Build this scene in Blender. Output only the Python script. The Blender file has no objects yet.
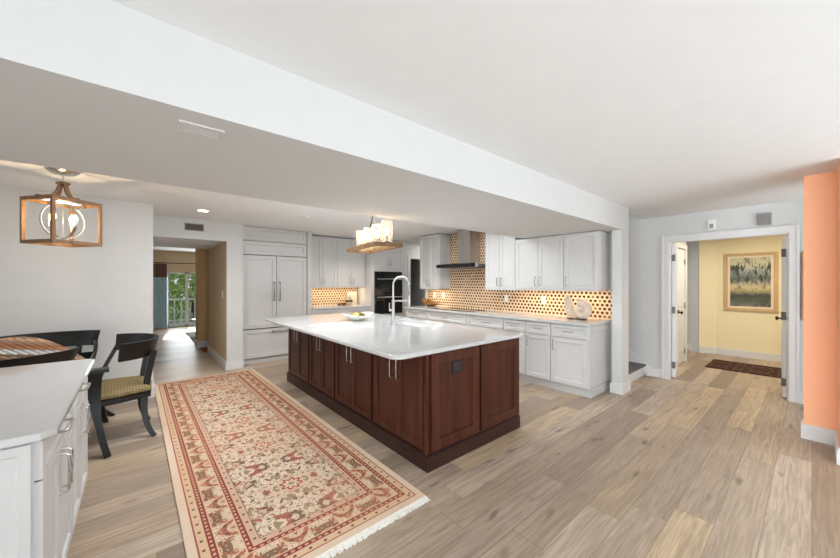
import bpy, bmesh, math, random
from mathutils import Vector, Matrix, Euler
random.seed(7)
C = bpy.context.scene.collection
SC = bpy.context.scene
PI = math.pi

# ------------------------------------------------------------------ camera, light, exposure
H = 1.455
cam_d = bpy.data.cameras.new('camera')
cam = bpy.data.objects.new('camera', cam_d); C.objects.link(cam)
cam.location = (0, 0, H)
cam.rotation_euler = (PI/2, 0, -math.radians(40.35))
cam_d.sensor_fit = 'HORIZONTAL'; cam_d.sensor_width = 36
cam_d.lens = 333.0/840*36
cam_d.shift_y = 3.0/840
cam_d.clip_start = 0.05; cam_d.clip_end = 200
SC.camera = cam
SC.view_settings.view_transform = 'Standard'
SC.view_settings.look = 'None'
SC.view_settings.gamma = 1
SC.view_settings.use_curve_mapping = False
SC.view_settings.exposure = 0.43
SC.cycles.use_denoising = True
SC.cycles.max_bounces = 10
SC.cycles.diffuse_bounces = 6
SC.cycles.glossy_bounces = 4
SC.cycles.transparent_max_bounces = 12
SC.cycles.sample_clamp_indirect = 6
SC.cycles.caustics_reflective = False
SC.cycles.caustics_refractive = False

w = bpy.data.worlds.new('sky'); SC.world = w; w.use_nodes = True
wn = w.node_tree.nodes; wl = w.node_tree.links
bg = wn['Background']
tc = wn.new('ShaderNodeTexCoord'); sp = wn.new('ShaderNodeSeparateXYZ'); rp = wn.new('ShaderNodeValToRGB')
wl.new(tc.outputs['Generated'], sp.inputs[0]); wl.new(sp.outputs['Z'], rp.inputs[0])
rp.color_ramp.elements[0].color = (0.95, 0.97, 1, 1); rp.color_ramp.elements[1].color = (0.45, 0.68, 1, 1)
wl.new(rp.outputs[0], bg.inputs[0]); bg.inputs[1].default_value = 0.75

def lamp(name, kind, loc, energy, color=(1, 1, 1), rot=(0, 0, 0), size=1, size_y=None, spot=None, radius=None, spread=None):
    d = bpy.data.lights.new(name, kind); d.energy = energy; d.color = color
    if kind == 'AREA':
        d.size = size
        if size_y: d.shape = 'RECTANGLE'; d.size_y = size_y
        if spread: d.spread = spread
    if kind == 'SPOT': d.spot_size = spot or 1.5; d.spot_blend = 0.8
    if radius is not None and kind in ('POINT', 'SPOT'): d.shadow_soft_size = radius
    o = bpy.data.objects.new(name, d); C.objects.link(o); o.location = loc; o.rotation_euler = rot
    return o

sun = lamp('sun', 'SUN', (1, 20, 10), 3.2, (1, 0.94, 0.85), (math.radians(-58), 0, math.radians(-6)))
sun.data.angle = 0.02
# daylight through the glass doors behind the camera and the dining window on the left, plus two added fill lamps
lamp('daylight_back', 'AREA', (2.0, -4.1, 1.3), 13, (0.88, 0.95, 1), (math.radians(97), 0, 0), 5.6, 2.0)
lamp('ceiling_bounce_fill', 'AREA', (2.2, -3.9, 0.35), 235, (0.80, 0.915, 1), (math.radians(164), 0, 0), 5.0, 0.9)  # added upward fill, works like a flash bounced off the ceiling
lamp('daylight_left', 'AREA', (-3.8, 3.0, 1.35), 7, (0.88, 0.95, 1), (PI/2, 0, -PI/2), 3.6, 1.8)
lamp('left_rear_fill', 'AREA', (-3.8, -1.4, 1.45), 100, (0.88, 0.95, 1), (math.radians(88), 0, -PI/2), 4.0, 2.0, spread=1.75)  # added fill to brighten the orange wall and cabinet fronts
# added kitchen fill lamps without fixtures, hidden behind the beam
for kx in (0.7, 2.1, 3.3): lamp('kitchen_fill', 'AREA', (kx, 3.5, 2.42), 24, (0.93, 0.97, 1), (0, 0, 0), 0.9)

# ------------------------------------------------------------------ material helpers
def srgb(r, g, b):
    f = lambda c: (c/255/12.92 if c/255 <= 0.04045 else ((c/255+0.055)/1.055)**2.4)
    return (f(r), f(g), f(b), 1)

class NT:
    def __init__(s, name):
        s.m = bpy.data.materials.new(name); s.m.use_nodes = True
        s.t = s.m.node_tree; s.b = s.t.nodes['Principled BSDF']
    def n(s, t, **k):
        o = s.t.nodes.new(t)
        for a, v in k.items(): setattr(o, a, v)
        return o
    def l(s, a, b): s.t.links.new(a, b)
    def set(s, i, v):
        if hasattr(v, 'is_output'): s.l(v, i)
        else: i.default_value = v
    def math(s, op, a, b=0.0, c=None):
        o = s.n('ShaderNodeMath', operation=op)
        s.set(o.inputs[0], a); s.set(o.inputs[1], b)
        if c is not None: s.set(o.inputs[2], c)
        return o.outputs[0]
    def mix(s, f, a, b, blend='MIX'):
        o = s.n('ShaderNodeMix', data_type='RGBA', blend_type=blend)
        s.set(o.inputs[0], f); s.set(o.inputs[6], a); s.set(o.inputs[7], b)
        return o.outputs[2]
    def xyz(s):
        g = s.n('ShaderNodeTexCoord'); p = s.n('ShaderNodeSeparateXYZ'); s.l(g.outputs['Object'], p.inputs[0])
        return p.outputs[0], p.outputs[1], p.outputs[2]
    def comb(s, x, y, z=0.0):
        o = s.n('ShaderNodeCombineXYZ'); s.set(o.inputs[0], x); s.set(o.inputs[1], y); s.set(o.inputs[2], z)
        return o.outputs[0]
    def noise(s, v, scale, detail=2, rough=0.5, dist=0.0):
        o = s.n('ShaderNodeTexNoise'); s.l(v, o.inputs['Vector'])
        o.inputs['Scale'].default_value = scale; o.inputs['Detail'].default_value = detail
        o.inputs['Roughness'].default_value = rough; o.inputs['Distortion'].default_value = dist
        return o.outputs['Fac']
    def white(s, v):
        o = s.n('ShaderNodeTexWhiteNoise', noise_dimensions='3D'); s.l(v, o.inputs['Vector'])
        return o.outputs['Value']
    def ramp(s, f, stops, interp='LINEAR'):
        o = s.n('ShaderNodeValToRGB'); s.l(f, o.inputs[0]); r = o.color_ramp; r.interpolation = interp
        while len(r.elements) < len(stops): r.elements.new(0.5)
        for e, (p, c) in zip(r.elements, stops): e.position = p; e.color = c
        return o.outputs[0]
    def bump(s, h, strength=0.2, dist=0.005):
        o = s.n('ShaderNodeBump'); s.l(h, o.inputs['Height'])
        o.inputs['Strength'].default_value = strength; o.inputs['Distance'].default_value = dist
        s.l(o.outputs[0], s.b.inputs['Normal'])

def simple(name, col, rough=0.5, metal=0.0, var=0.04, scale=8, emit=None, spec=0.5, coat=0.0):
    t = NT(name); x, y, z = t.xyz(); v = t.comb(x, y, z)
    f = t.noise(v, scale, 3)
    dk = tuple(c*(1-var) for c in col[:3])+(1,); lt = tuple(min(1, c*(1+var)) for c in col[:3])+(1,)
    t.l(t.ramp(f, [(0.3, dk), (0.7, lt)]), t.b.inputs['Base Color'])
    t.b.inputs['Roughness'].default_value = rough; t.b.inputs['Metallic'].default_value = metal
    t.b.inputs['Specular IOR Level'].default_value = spec
    t.b.inputs['Coat Weight'].default_value = coat
    if emit: t.b.inputs['Emission Color'].default_value = col; t.b.inputs['Emission Strength'].default_value = emit
    return t.m

M = {}
M['wall'] = simple('wall_paint', (0.62, 0.62, 0.61, 1), 0.85, var=0.01, spec=0.2)
M['ceil'] = simple('ceiling_paint', (0.83, 0.838, 0.845, 1), 0.9, var=0.01, spec=0.15)
M['trim'] = simple('trim_white', (0.68, 0.68, 0.675, 1), 0.45, var=0.01)
M['cab'] = simple('cabinet_paint', (0.56, 0.55, 0.54, 1), 0.4, var=0.015)
M['cabin'] = simple('cabinet_inside', (0.10, 0.10, 0.10, 1), 0.7)
M['orange'] = simple('orange_paint', srgb(252, 190, 152), 0.75, var=0.01, spec=0.2)
M['yellow'] = simple('yellow_paint', srgb(238, 225, 188), 0.8, var=0.01, spec=0.2)
M['tan'] = simple('tan_paint', srgb(214, 180, 134), 0.8, var=0.02, spec=0.2)
M['beige'] = simple('beige_paint', srgb(205, 185, 155), 0.8, var=0.02, spec=0.2)
M['greywall'] = simple('grey_paint', srgb(140, 140, 142), 0.85, var=0.02, spec=0.2)
M['bluewall'] = simple('pale_blue_paint', srgb(196, 200, 204), 0.85, var=0.02, spec=0.2)
M['steel'] = simple('brushed_steel', (0.62, 0.61, 0.59, 1), 0.28, 1.0, var=0.05, scale=20)
M['nickel'] = simple('satin_nickel', (0.55, 0.53, 0.50, 1), 0.3, 1.0)
M['chrome'] = simple('faucet_steel', (0.46, 0.46, 0.45, 1), 0.34, 1.0)
M['black_glass'] = simple('black_glass', (0.008, 0.008, 0.009, 1), 0.06, spec=0.6)
M['black'] = simple('black_plastic', (0.015, 0.015, 0.016, 1), 0.45)
M['white_plastic'] = simple('white_plastic', (0.8, 0.79, 0.76, 1), 0.4, var=0.01)
M['grey_plastic'] = simple('grey_plastic', (0.22, 0.215, 0.21, 1), 0.5)
M['lacquer'] = simple('black_lacquer', (0.010, 0.009, 0.008, 1), 0.34, var=0.3, spec=0.35)
M['hinge'] = simple('dull_hinge_metal', (0.16, 0.155, 0.15, 1), 0.6, 0.3)
M['brown_plastic'] = simple('dark_brown_plastic', (0.020, 0.012, 0.010, 1), 0.4, spec=0.3)
M['oven_reflection'] = simple('oven_glass_reflection', (0.030, 0.024, 0.020, 1), 0.1)
M['pewter'] = simple('pewter', (0.26, 0.25, 0.24, 1), 0.35, 1.0)
M['dark_bronze'] = simple('dark_bronze', (0.05, 0.03, 0.02, 1), 0.4, 0.6)
M['white_cer'] = simple('white_ceramic', (0.82, 0.82, 0.8, 1), 0.15)
M['sink'] = simple('white_sink', (0.85, 0.85, 0.84, 1), 0.2)
M['brown_carpet'] = simple('brown_carpet', srgb(150, 105, 70), 0.95, var=0.2, scale=60, spec=0.1)
M['grey_carpet'] = simple('grey_carpet', srgb(112, 108, 105), 0.95, var=0.15, scale=80, spec=0.1)
M['charcoal'] = simple('charcoal_fabric', srgb(62, 62, 64), 0.9, var=0.1, scale=40, spec=0.1)
M['vent'] = simple('vent_grey', srgb(150, 146, 142), 0.5)
M['vent_light'] = simple('vent_off_white', srgb(206, 204, 200), 0.5)
M['vent_dark'] = simple('vent_dark', srgb(95, 84, 78), 0.6)
M['fringe'] = simple('fringe_cotton', (0.78, 0.76, 0.70, 1), 0.9, var=0.1, scale=60, spec=0.1)
M['rail_white'] = simple('railing_white', (0.85, 0.85, 0.83, 1), 0.5)
M['amber'] = simple('amber_glass', srgb(108, 72, 34), 0.2, var=0.2, scale=30)
M['shell'] = simple('shell_stone', srgb(206, 186, 166), 0.5, var=0.14, scale=14)
M['bulb'] = simple('bulb_glow', (1, 0.72, 0.38, 1), 0.5, emit=3.5)
M['can_glow'] = simple('downlight_glow', (1, 0.95, 0.86, 1), 0.5, emit=9)
M['dusky_stone'] = simple('balcony_stone', srgb(180, 172, 160), 0.9)
M['ground'] = simple('garden_ground', srgb(80, 95, 50), 0.95, var=0.3)
M['bark'] = simple('bark', srgb(90, 72, 55), 0.9, var=0.3)
M['gold_fruit'] = simple('yellow_pear_skin', srgb(205, 170, 60), 0.4, var=0.15, scale=20)
M['green_fruit'] = simple('olive_green_skin', srgb(120, 122, 50), 0.4, var=0.2, scale=20)
M['brown_fruit'] = simple('brown_pod', srgb(96, 66, 38), 0.6, var=0.25, scale=20)
M['board'] = simple('cream_board', srgb(226, 208, 180), 0.5, var=0.05)
M['jar_tan'] = simple('jar_glaze', srgb(196, 168, 138), 0.35, var=0.08)

def leaf_mat(name, a, b):
    t = NT(name); x, y, z = t.xyz()
    f = t.noise(t.comb(x, y, z), 2.5, 3)
    t.l(t.ramp(f, [(0.3, a), (0.7, b)]), t.b.inputs['Base Color'])
    t.b.inputs['Roughness'].default_value = 0.6
    return t.m
M['leaf'] = leaf_mat('leaf_green', srgb(110, 150, 66), srgb(196, 214, 130))
M['leaf2'] = leaf_mat('leaf_dark', srgb(88, 128, 66), srgb(160, 186, 110))

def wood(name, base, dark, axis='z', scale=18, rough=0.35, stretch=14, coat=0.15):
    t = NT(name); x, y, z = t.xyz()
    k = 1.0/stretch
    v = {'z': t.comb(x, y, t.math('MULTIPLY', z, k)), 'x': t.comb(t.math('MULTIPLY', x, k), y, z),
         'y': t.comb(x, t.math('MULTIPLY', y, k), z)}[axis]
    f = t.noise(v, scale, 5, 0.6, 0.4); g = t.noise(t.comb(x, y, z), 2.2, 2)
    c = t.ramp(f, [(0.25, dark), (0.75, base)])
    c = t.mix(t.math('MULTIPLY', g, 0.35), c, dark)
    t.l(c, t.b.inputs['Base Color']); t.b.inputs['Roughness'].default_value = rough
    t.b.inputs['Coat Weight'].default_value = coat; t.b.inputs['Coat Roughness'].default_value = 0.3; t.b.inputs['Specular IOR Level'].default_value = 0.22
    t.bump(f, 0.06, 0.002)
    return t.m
M['cherry'] = wood('dark_cherry', srgb(94, 50, 36), srgb(48, 24, 16), coat=0.0)
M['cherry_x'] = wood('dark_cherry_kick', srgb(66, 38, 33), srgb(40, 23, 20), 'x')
M['oak'] = wood('weathered_oak', srgb(150, 114, 80), srgb(104, 78, 56), 'z', 24, 0.6, 10, 0)
M['gold_wood'] = wood('gilded_wood', srgb(214, 186, 138), srgb(184, 152, 104), 'z', 24, 0.5, 10, 0)

def floor_mat():
    t = NT('oak_planks'); x, y, z = t.xyz()
    W, L = 0.19, 1.9
    ry = t.math('DIVIDE', y, W); row = t.math('FLOOR', ry); fy = t.math('FRACT', ry)
    off = t.white(t.comb(row, 3.7, 1.1))
    rx = t.math('ADD', t.math('DIVIDE', x, L), t.math('MULTIPLY', off, 7.0)); col = t.math('FLOOR', rx); fx = t.math('FRACT', rx)
    r1 = t.white(t.comb(row, col, 0.5)); r2 = t.white(t.comb(row, col, 9.5))
    gx = t.math('ADD', t.math('MULTIPLY', x, 1.0), t.math('MULTIPLY', r1, 40.0))
    grain = t.noise(t.comb(t.math('MULTIPLY', gx, 1.3), t.math('MULTIPLY', y, 26.0), r2), 1.6, 6, 0.62, 1.2)
    fine = t.noise(t.comb(t.math('MULTIPLY', gx, 5.0), t.math('MULTIPLY', y, 160.0), 0.0), 1.0, 3, 0.6)
    cloud = t.noise(t.comb(gx, t.math('MULTIPLY', y, 3.0), 0.0), 1.3, 3)
    knot = t.noise(t.comb(t.math('MULTIPLY', gx, 2.2), t.math('MULTIPLY', y, 6.5), 4.0), 1.5, 1)
    base = t.ramp(r1, [(0.0, srgb(146, 129, 114)), (0.22, srgb(186, 167, 147)), (0.45, srgb(206, 188, 168)),
                       (0.65, srgb(170, 152, 136)), (0.85, srgb(212, 188, 155)), (1.0, srgb(138, 123, 110))])
    c = t.mix(t.math('MULTIPLY', t.ramp(grain, [(0.36, (1, 1, 1, 1)), (0.62, (0, 0, 0, 1))]), 0.55), base, srgb(120, 101, 86))
    c = t.mix(t.math('MULTIPLY', t.ramp(fine, [(0.35, (1, 1, 1, 1)), (0.6, (0, 0, 0, 1))]), 0.22), c, srgb(123, 105, 87))
    c = t.mix(t.math('MULTIPLY', t.ramp(cloud, [(0.45, (0, 0, 0, 1)), (0.75, (1, 1, 1, 1))]), 0.4), c, srgb(138, 121, 108))
    c = t.mix(t.math('MULTIPLY', t.ramp(knot, [(0.66, (0, 0, 0, 1)), (0.75, (1, 1, 1, 1))]), 0.65), c, srgb(95, 77, 61))
    seam_y = t.math('LESS_THAN', t.math('MINIMUM', fy, t.math('SUBTRACT', 1.0, fy)), 0.008)
    seam_x = t.math('LESS_THAN', t.math('MINIMUM', fx, t.math('SUBTRACT', 1.0, fx)), 0.0009)
    seam = t.math('MAXIMUM', seam_y, seam_x)
    c = t.mix(t.math('MULTIPLY', seam, 0.65), c, srgb(89, 72, 59))
    t.l(c, t.b.inputs['Base Color'])
    t.l(t.math('ADD', 0.30, t.math('MULTIPLY', grain, 0.18)), t.b.inputs['Roughness'])
    t.b.inputs['Specular IOR Level'].default_value = 0.28
    t.bump(t.math('SUBTRACT', t.math('MULTIPLY', grain, 0.3), seam), 0.12, 0.002)
    return t.m
M['floor'] = floor_mat()

def quartz():
    t = NT('white_quartz'); x, y, z = t.xyz(); v = t.comb(x, y, z)
    f = t.noise(v, 1.7, 6, 0.6, 1.5); s = t.noise(v, 90, 2)
    c = t.ramp(f, [(0.3, (0.525, 0.525, 0.52, 1)), (0.5, (0.55, 0.55, 0.545, 1)), (0.8, (0.535, 0.535, 0.53, 1))])
    c = t.mix(t.math('MULTIPLY', t.math('GREATER_THAN', s, 0.68), 0.12), c, (0.6, 0.6, 0.58, 1))
    t.l(c, t.b.inputs['Base Color']); t.b.inputs['Roughness'].default_value = 0.045
    t.b.inputs['Specular IOR Level'].default_value = 0.55
    return t.m
M['quartz'] = quartz()

def hex_tile(name, axis):
    t = NT(name); x, y, z = t.xyz(); u = y if axis == 'y' else x
    S, R = 0.062, 0.054
    def lat(du, dv):
        a = t.math('ADD', t.math('DIVIDE', u, S), du); b = t.math('ADD', t.math('DIVIDE', z, 2*R), dv)
        fa = t.math('MULTIPLY', t.math('SUBTRACT', t.math('FRACT', a), 0.5), S)
        fb = t.math('MULTIPLY', t.math('SUBTRACT', t.math('FRACT', b), 0.5), 2*R)
        # hexagon distance
        aa = t.math('ABSOLUTE', fa); ab = t.math('ABSOLUTE', fb)
        hx = t.math('MAXIMUM', t.math('ADD', t.math('MULTIPLY', ab, 0.866), t.math('MULTIPLY', aa, 0.5)), aa)
        idv = t.white(t.comb(t.math('FLOOR', a), t.math('FLOOR', b), du+dv))
        return hx, idv
    h1, i1 = lat(0.0, 0.0); h2, i2 = lat(0.5, 0.5)
    pick = t.math('LESS_THAN', h1, h2)
    h = t.math('MINIMUM', h1, h2)
    idv = t.math('ADD', t.math('MULTIPLY', pick, i1), t.math('MULTIPLY', t.math('SUBTRACT', 1.0, pick), i2))
    dot = t.math('LESS_THAN', h, 0.0185)
    dc = t.ramp(idv, [(0.0, srgb(58, 34, 20)), (0.35, srgb(74, 45, 28)), (0.62, srgb(104, 70, 46)), (0.8, srgb(140, 112, 88)), (0.93, srgb(60, 36, 24))], 'CONSTANT')
    bgc = t.mix(t.noise(t.comb(x, y, z), 25, 2), srgb(222, 184, 146), srgb(238, 208, 176))
    t.l(t.mix(dot, bgc, dc), t.b.inputs['Base Color'])
    t.b.inputs['Roughness'].default_value = 0.22
    return t.m
M['hex_y'] = hex_tile('hex_mosaic_hood_wall', 'y'); M['hex_x'] = hex_tile('hex_mosaic_far_wall', 'x')

RW, RL = 0.645, 2.17     # rug half sizes
def rug_mat():
    t = NT('persian_rug'); x, y, z = t.xyz()
    ax = t.math('ABSOLUTE', x); ay = t.math('ABSOLUTE', y)
    dx = t.math('SUBTRACT', RW, ax); dy = t.math('SUBTRACT', RL, ay); d = t.math('MINIMUM', dx, dy)
    side = t.math('LESS_THAN', dx, dy)
    run = t.math('ADD', t.math('MULTIPLY', side, y), t.math('MULTIPLY', t.math('SUBTRACT', 1.0, side), x))
    cream, tan, pink, red, dred, green, brown = (srgb(228, 210, 186), srgb(222, 190, 156), srgb(212, 176, 152), srgb(160, 72, 62),
                                                srgb(122, 44, 40), srgb(128, 118, 84), srgb(92, 70, 56))
    base = t.ramp(t.math('DIVIDE', d, 0.7), [(0, cream), (0.046/0.7, red), (0.052/0.7, tan), (0.098/0.7, dred), (0.130/0.7, tan), (0.252/0.7, dred),
                                             (0.282/0.7, pink), (0.325/0.7, brown), (0.329/0.7, cream)], 'CONSTANT')
    # beads on the two red stripes
    def band(lo, hi): return t.math('MULTIPLY', t.math('GREATER_THAN', d, lo), t.math('LESS_THAN', d, hi))
    bead = t.math('LESS_THAN', t.math('ABSOLUTE', t.math('SUBTRACT', t.math('FRACT', t.math('DIVIDE', run, 0.038)), 0.5)), 0.27)
    beads = t.math('MULTIPLY', bead, t.math('MAXIMUM', band(0.107, 0.121), band(0.260, 0.274)))
    c = t.mix(beads, base, srgb(222, 160, 136))
    # guard dots
    gd = t.math('LESS_THAN', t.math('ABSOLUTE', t.math('SUBTRACT', t.math('FRACT', t.math('DIVIDE', run, 0.085)), 0.5)), 0.10)
    c = t.mix(t.math('MULTIPLY', gd, t.math('MAXIMUM', band(0.066, 0.082), band(0.298, 0.312))), c, brown)
    # mirrored coordinates make the motifs symmetric
    def pp(v, p): return t.math('PINGPONG', v, p)
    fx = ax; fy = pp(y, 0.36)
    vf = t.comb(fx, fy, 0.0)
    n1 = t.noise(vf, 10, 3, 0.55, 0.6); n2 = t.noise(t.comb(t.math('ADD', fx, 7.0), fy, 2.0), 12, 3, 0.6, 0.5)
    n3 = t.noise(t.comb(fx, t.math('ADD', fy, 5.0), 6.0), 17, 2, 0.5, 0.3); n4 = t.noise(t.comb(fx, fy, 11.0), 6, 2, 0.5)
    field = t.math('GREATER_THAN', d, 0.329)
    fc = t.mix(t.math('MULTIPLY', t.math('GREATER_THAN', n4, 0.56), 0.45), cream, pink)
    fc = t.mix(t.math('MULTIPLY', t.math('GREATER_THAN', n2, 0.575), 0.85), fc, green)
    fc = t.mix(t.math('MULTIPLY', t.math('GREATER_THAN', n1, 0.585), 0.9), fc, red)
    fc = t.mix(t.math('MULTIPLY', t.math('GREATER_THAN', n3, 0.61), 0.9), fc, brown)
    # small stems
    st = t.math('MULTIPLY', t.math('LESS_THAN', t.math('ABSOLUTE', t.math('SUBTRACT', n2, 0.47)), 0.013), 0.7)
    fc = t.mix(st, fc, brown)
    # rosettes on the axis
    ry = t.math('MULTIPLY', t.math('SUBTRACT', t.math('FRACT', t.math('DIVIDE', t.math('ADD', y, 0.36), 0.72)), 0.5), 0.72)
    r = t.math('SQRT', t.math('ADD', t.math('MULTIPLY', x, x), t.math('MULTIPLY', ry, ry)))
    ang = t.math('ARCTAN2', ry, x)
    pet = t.math('MULTIPLY', t.math('COSINE', t.math('MULTIPLY', ang, 8.0)), 0.012)
    rr = t.math('ADD', r, pet)
    rose = t.ramp(rr, [(0, green), (0.018, cream), (0.045, red), (0.068, cream), (0.076, pink), (0.090, cream)], 'CONSTANT')
    fc = t.mix(t.math('LESS_THAN', rr, 0.088), fc, rose)
    c = t.mix(field, c, fc)
    # main border motifs
    mb = band(0.138, 0.246)
    vb = t.comb(t.math('ADD', d, 3.0), pp(run, 0.15), 3.0)
    m1 = t.noise(vb, 13, 3, 0.55, 0.5); m2 = t.noise(t.comb(d, pp(run, 0.15), 8.0), 16, 2, 0.5, 0.5)
    bc = t.mix(t.math('MULTIPLY', t.math('GREATER_THAN', m1, 0.57), 0.85), c, red)
    bc = t.mix(t.math('MULTIPLY', t.math('GREATER_THAN', m2, 0.575), 0.85), bc, brown)
    bc = t.mix(t.math('MULTIPLY', t.math('LESS_THAN', m1, 0.44), 0.8), bc, cream)
    bc = t.mix(t.math('MULTIPLY', t.math('LESS_THAN', t.math('ABSOLUTE', t.math('SUBTRACT', m2, 0.46)), 0.012), 0.7), bc, brown)
    c = t.mix(mb, c, bc)
    v = t.comb(x, y, z)
    ab = t.noise(v, 1.1, 2)
    c = t.mix(t.math('MULTIPLY', t.ramp(ab, [(0.4, (0, 0, 0, 1)), (0.7, (1, 1, 1, 1))]), 0.34), c, srgb(210, 152, 112))
    pile = t.noise(v, 320, 2)
    c = t.mix(t.math('MULTIPLY', pile, 0.42), c, srgb(164, 124, 102))
    t.l(c, t.b.inputs['Base Color']); t.b.inputs['Roughness'].default_value = 0.95
    t.b.inputs['Specular IOR Level'].default_value = 0.1
    t.bump(pile, 0.3, 0.003)
    return t.m
M['rug'] = rug_mat()

def dark_rug(name, a, b, c3):
    t = NT(name); x, y, z = t.xyz()
    f = t.noise(t.comb(t.math('PINGPONG', x, 0.2), t.math('PINGPONG', y, 0.25), 0), 22, 3, 0.6, 0.6)
    t.l(t.ramp(f, [(0.3, a), (0.5, b), (0.56, c3), (0.62, a)], 'CONSTANT'), t.b.inputs['Base Color'])
    t.b.inputs['Roughness'].default_value = 0.95; t.b.inputs['Specular IOR Level'].default_value = 0.1
    return t.m
M['rug_dark'] = dark_rug('dark_red_rug', srgb(58, 38, 34), srgb(82, 54, 48), srgb(118, 98, 84))
M['rug_rust'] = dark_rug('rust_rug', srgb(120, 66, 44), srgb(146, 88, 58), srgb(186, 150, 112))

def seat_fabric():
    t = NT('olive_patterned_fabric'); x, y, z = t.xyz()
    a = t.math('SINE', t.math('MULTIPLY', t.math('ADD', x, y), 150)); b = t.math('SINE', t.math('MULTIPLY', t.math('SUBTRACT', x, y), 150))
    f = t.math('MULTIPLY', a, b)
    t.l(t.ramp(f, [(0.3, srgb(122, 106, 70)), (0.6, srgb(152, 134, 92))]), t.b.inputs['Base Color'])
    t.b.inputs['Roughness'].default_value = 0.85
    return t.m
M['seat'] = seat_fabric()

def pillow_fabric():
    t = NT('woven_stripe_fabric'); x, y, z = t.xyz()
    u = t.math('ADD', z, t.math('MULTIPLY', x, 0.25))
    k = t.math('FRACT', t.math('DIVIDE', u, 0.13))
    weave = t.math('SINE', t.math('MULTIPLY', t.math('ADD', x, t.math('MULTIPLY', z, 1.2)), 190))
    wob = t.math('ADD', k, t.math('MULTIPLY', weave, 0.025))
    c = t.ramp(wob, [(0.0, srgb(136, 106, 84)), (0.16, srgb(172, 132, 100)), (0.3, srgb(112, 92, 78)), (0.42, srgb(214, 210, 202)),
                     (0.58, srgb(186, 190, 196)), (0.68, srgb(158, 108, 72)), (0.84, srgb(136, 88, 58))], 'CONSTANT')
    c = t.mix(t.math('MULTIPLY', t.math('GREATER_THAN', weave, 0.5), 0.35), c, srgb(110, 84, 66))
    t.l(c, t.b.inputs['Base Color']); t.b.inputs['Roughness'].default_value = 0.9
    t.bump(weave, 0.4, 0.004)
    return t.m
M['pillow'] = pillow_fabric()

def curtain_mat():
    t = NT('curtain_fabric'); x, y, z = t.xyz()
    f = t.math('GREATER_THAN', z, 1.60)
    c = t.mix(f, srgb(188, 216, 228), srgb(128, 102, 88))
    t.l(c, t.b.inputs['Base Color']); t.b.inputs['Roughness'].default_value = 0.8
    return t.m
M['curtain'] = curtain_mat()

def glass(name, tint=(0.9, 0.95, 0.95, 1), rough=0.02, mixf=0.85):
    t = NT(name)
    tr = t.n('ShaderNodeBsdfTransparent'); tr.inputs[0].default_value = tint
    gl = t.n('ShaderNodeBsdfGlossy'); gl.inputs['Roughness'].default_value = rough
    mx = t.n('ShaderNodeMixShader'); lw = t.n('ShaderNodeLayerWeight'); lw.inputs[0].default_value = 0.35
    t.l(t.math('MULTIPLY', lw.outputs['Fresnel'], mixf), mx.inputs[0])
    t.l(tr.outputs[0], mx.inputs[1]); t.l(gl.outputs[0], mx.inputs[2])
    t.l(mx.outputs[0], t.t.nodes['Material Output'].inputs[0])
    return t.m
M['pane'] = glass('window_glass')
M['table_glass'] = glass('smoked_glass', (0.20, 0.23, 0.22, 1), 0.05, 0.9)

def seeded():
    t = NT('seeded_glass'); x, y, z = t.xyz()
    tr = t.n('ShaderNodeBsdfTransparent'); tr.inputs[0].default_value = (1, 0.97, 0.92, 1)
    tl = t.n('ShaderNodeBsdfTranslucent'); tl.inputs[0].default_value = (1, 0.95, 0.87, 1)
    gl = t.n('ShaderNodeBsdfGlossy'); gl.inputs['Roughness'].default_value = 0.1
    f = t.noise(t.comb(x, y, z), 70, 2)
    m1 = t.n('ShaderNodeMixShader'); m2 = t.n('ShaderNodeMixShader'); m2.inputs[0].default_value = 0.12
    t.l(t.math('MULTIPLY', f, 0.30), m1.inputs[0]); t.l(tr.outputs[0], m1.inputs[1]); t.l(tl.outputs[0], m1.inputs[2])
    t.l(m1.outputs[0], m2.inputs[1]); t.l(gl.outputs[0], m2.inputs[2])
    t.l(m2.outputs[0], t.t.nodes['Material Output'].inputs[0])
    return t.m
M['seeded'] = seeded()

def painting_mat():
    # generic wooded landscape: sky, trees, pale path
    t = NT('landscape_canvas'); x, y, z = t.xyz()
    n = t.noise(t.comb(t.math('MULTIPLY', y, 1.0), z, 0), 9, 5, 0.65, 0.6)
    tr = t.noise(t.comb(t.math('MULTIPLY', y, 3.0), t.math('MULTIPLY', z, 0.7), 3.0), 7, 3, 0.6, 0.3)
    zz = t.math('ADD', z, t.math('MULTIPLY', n, 0.25))
    base = t.ramp(zz, [(0.0, srgb(84, 84, 76)), (0.10, srgb(128, 124, 112)), (0.22, srgb(84, 90, 74)), (0.34, srgb(62, 66, 58)), (0.48, srgb(200, 186, 132)),
                       (0.56, srgb(176, 166, 140)), (0.66, srgb(92, 98, 92)), (0.80, srgb(150, 158, 148)), (0.92, srgb(196, 190, 158))])
    up = t.ramp(z, [(0.40, (0, 0, 0, 1)), (0.5, (1, 1, 1, 1)), (0.78, (1, 1, 1, 1)), (0.9, (0.15, 0.15, 0.15, 1))])
    c = t.mix(t.math('MULTIPLY', t.ramp(tr, [(0.50, (0, 0, 0, 1)), (0.56, (1, 1, 1, 1))]), up), base, srgb(60, 66, 56))
    c = t.mix(t.math('MULTIPLY', t.math('GREATER_THAN', n, 0.58), 0.5), c, srgb(50, 52, 46))
    t.l(c, t.b.inputs['Base Color']); t.b.inputs['Roughness'].default_value = 0.6
    return t.m
M['canvas'] = painting_mat()

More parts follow.
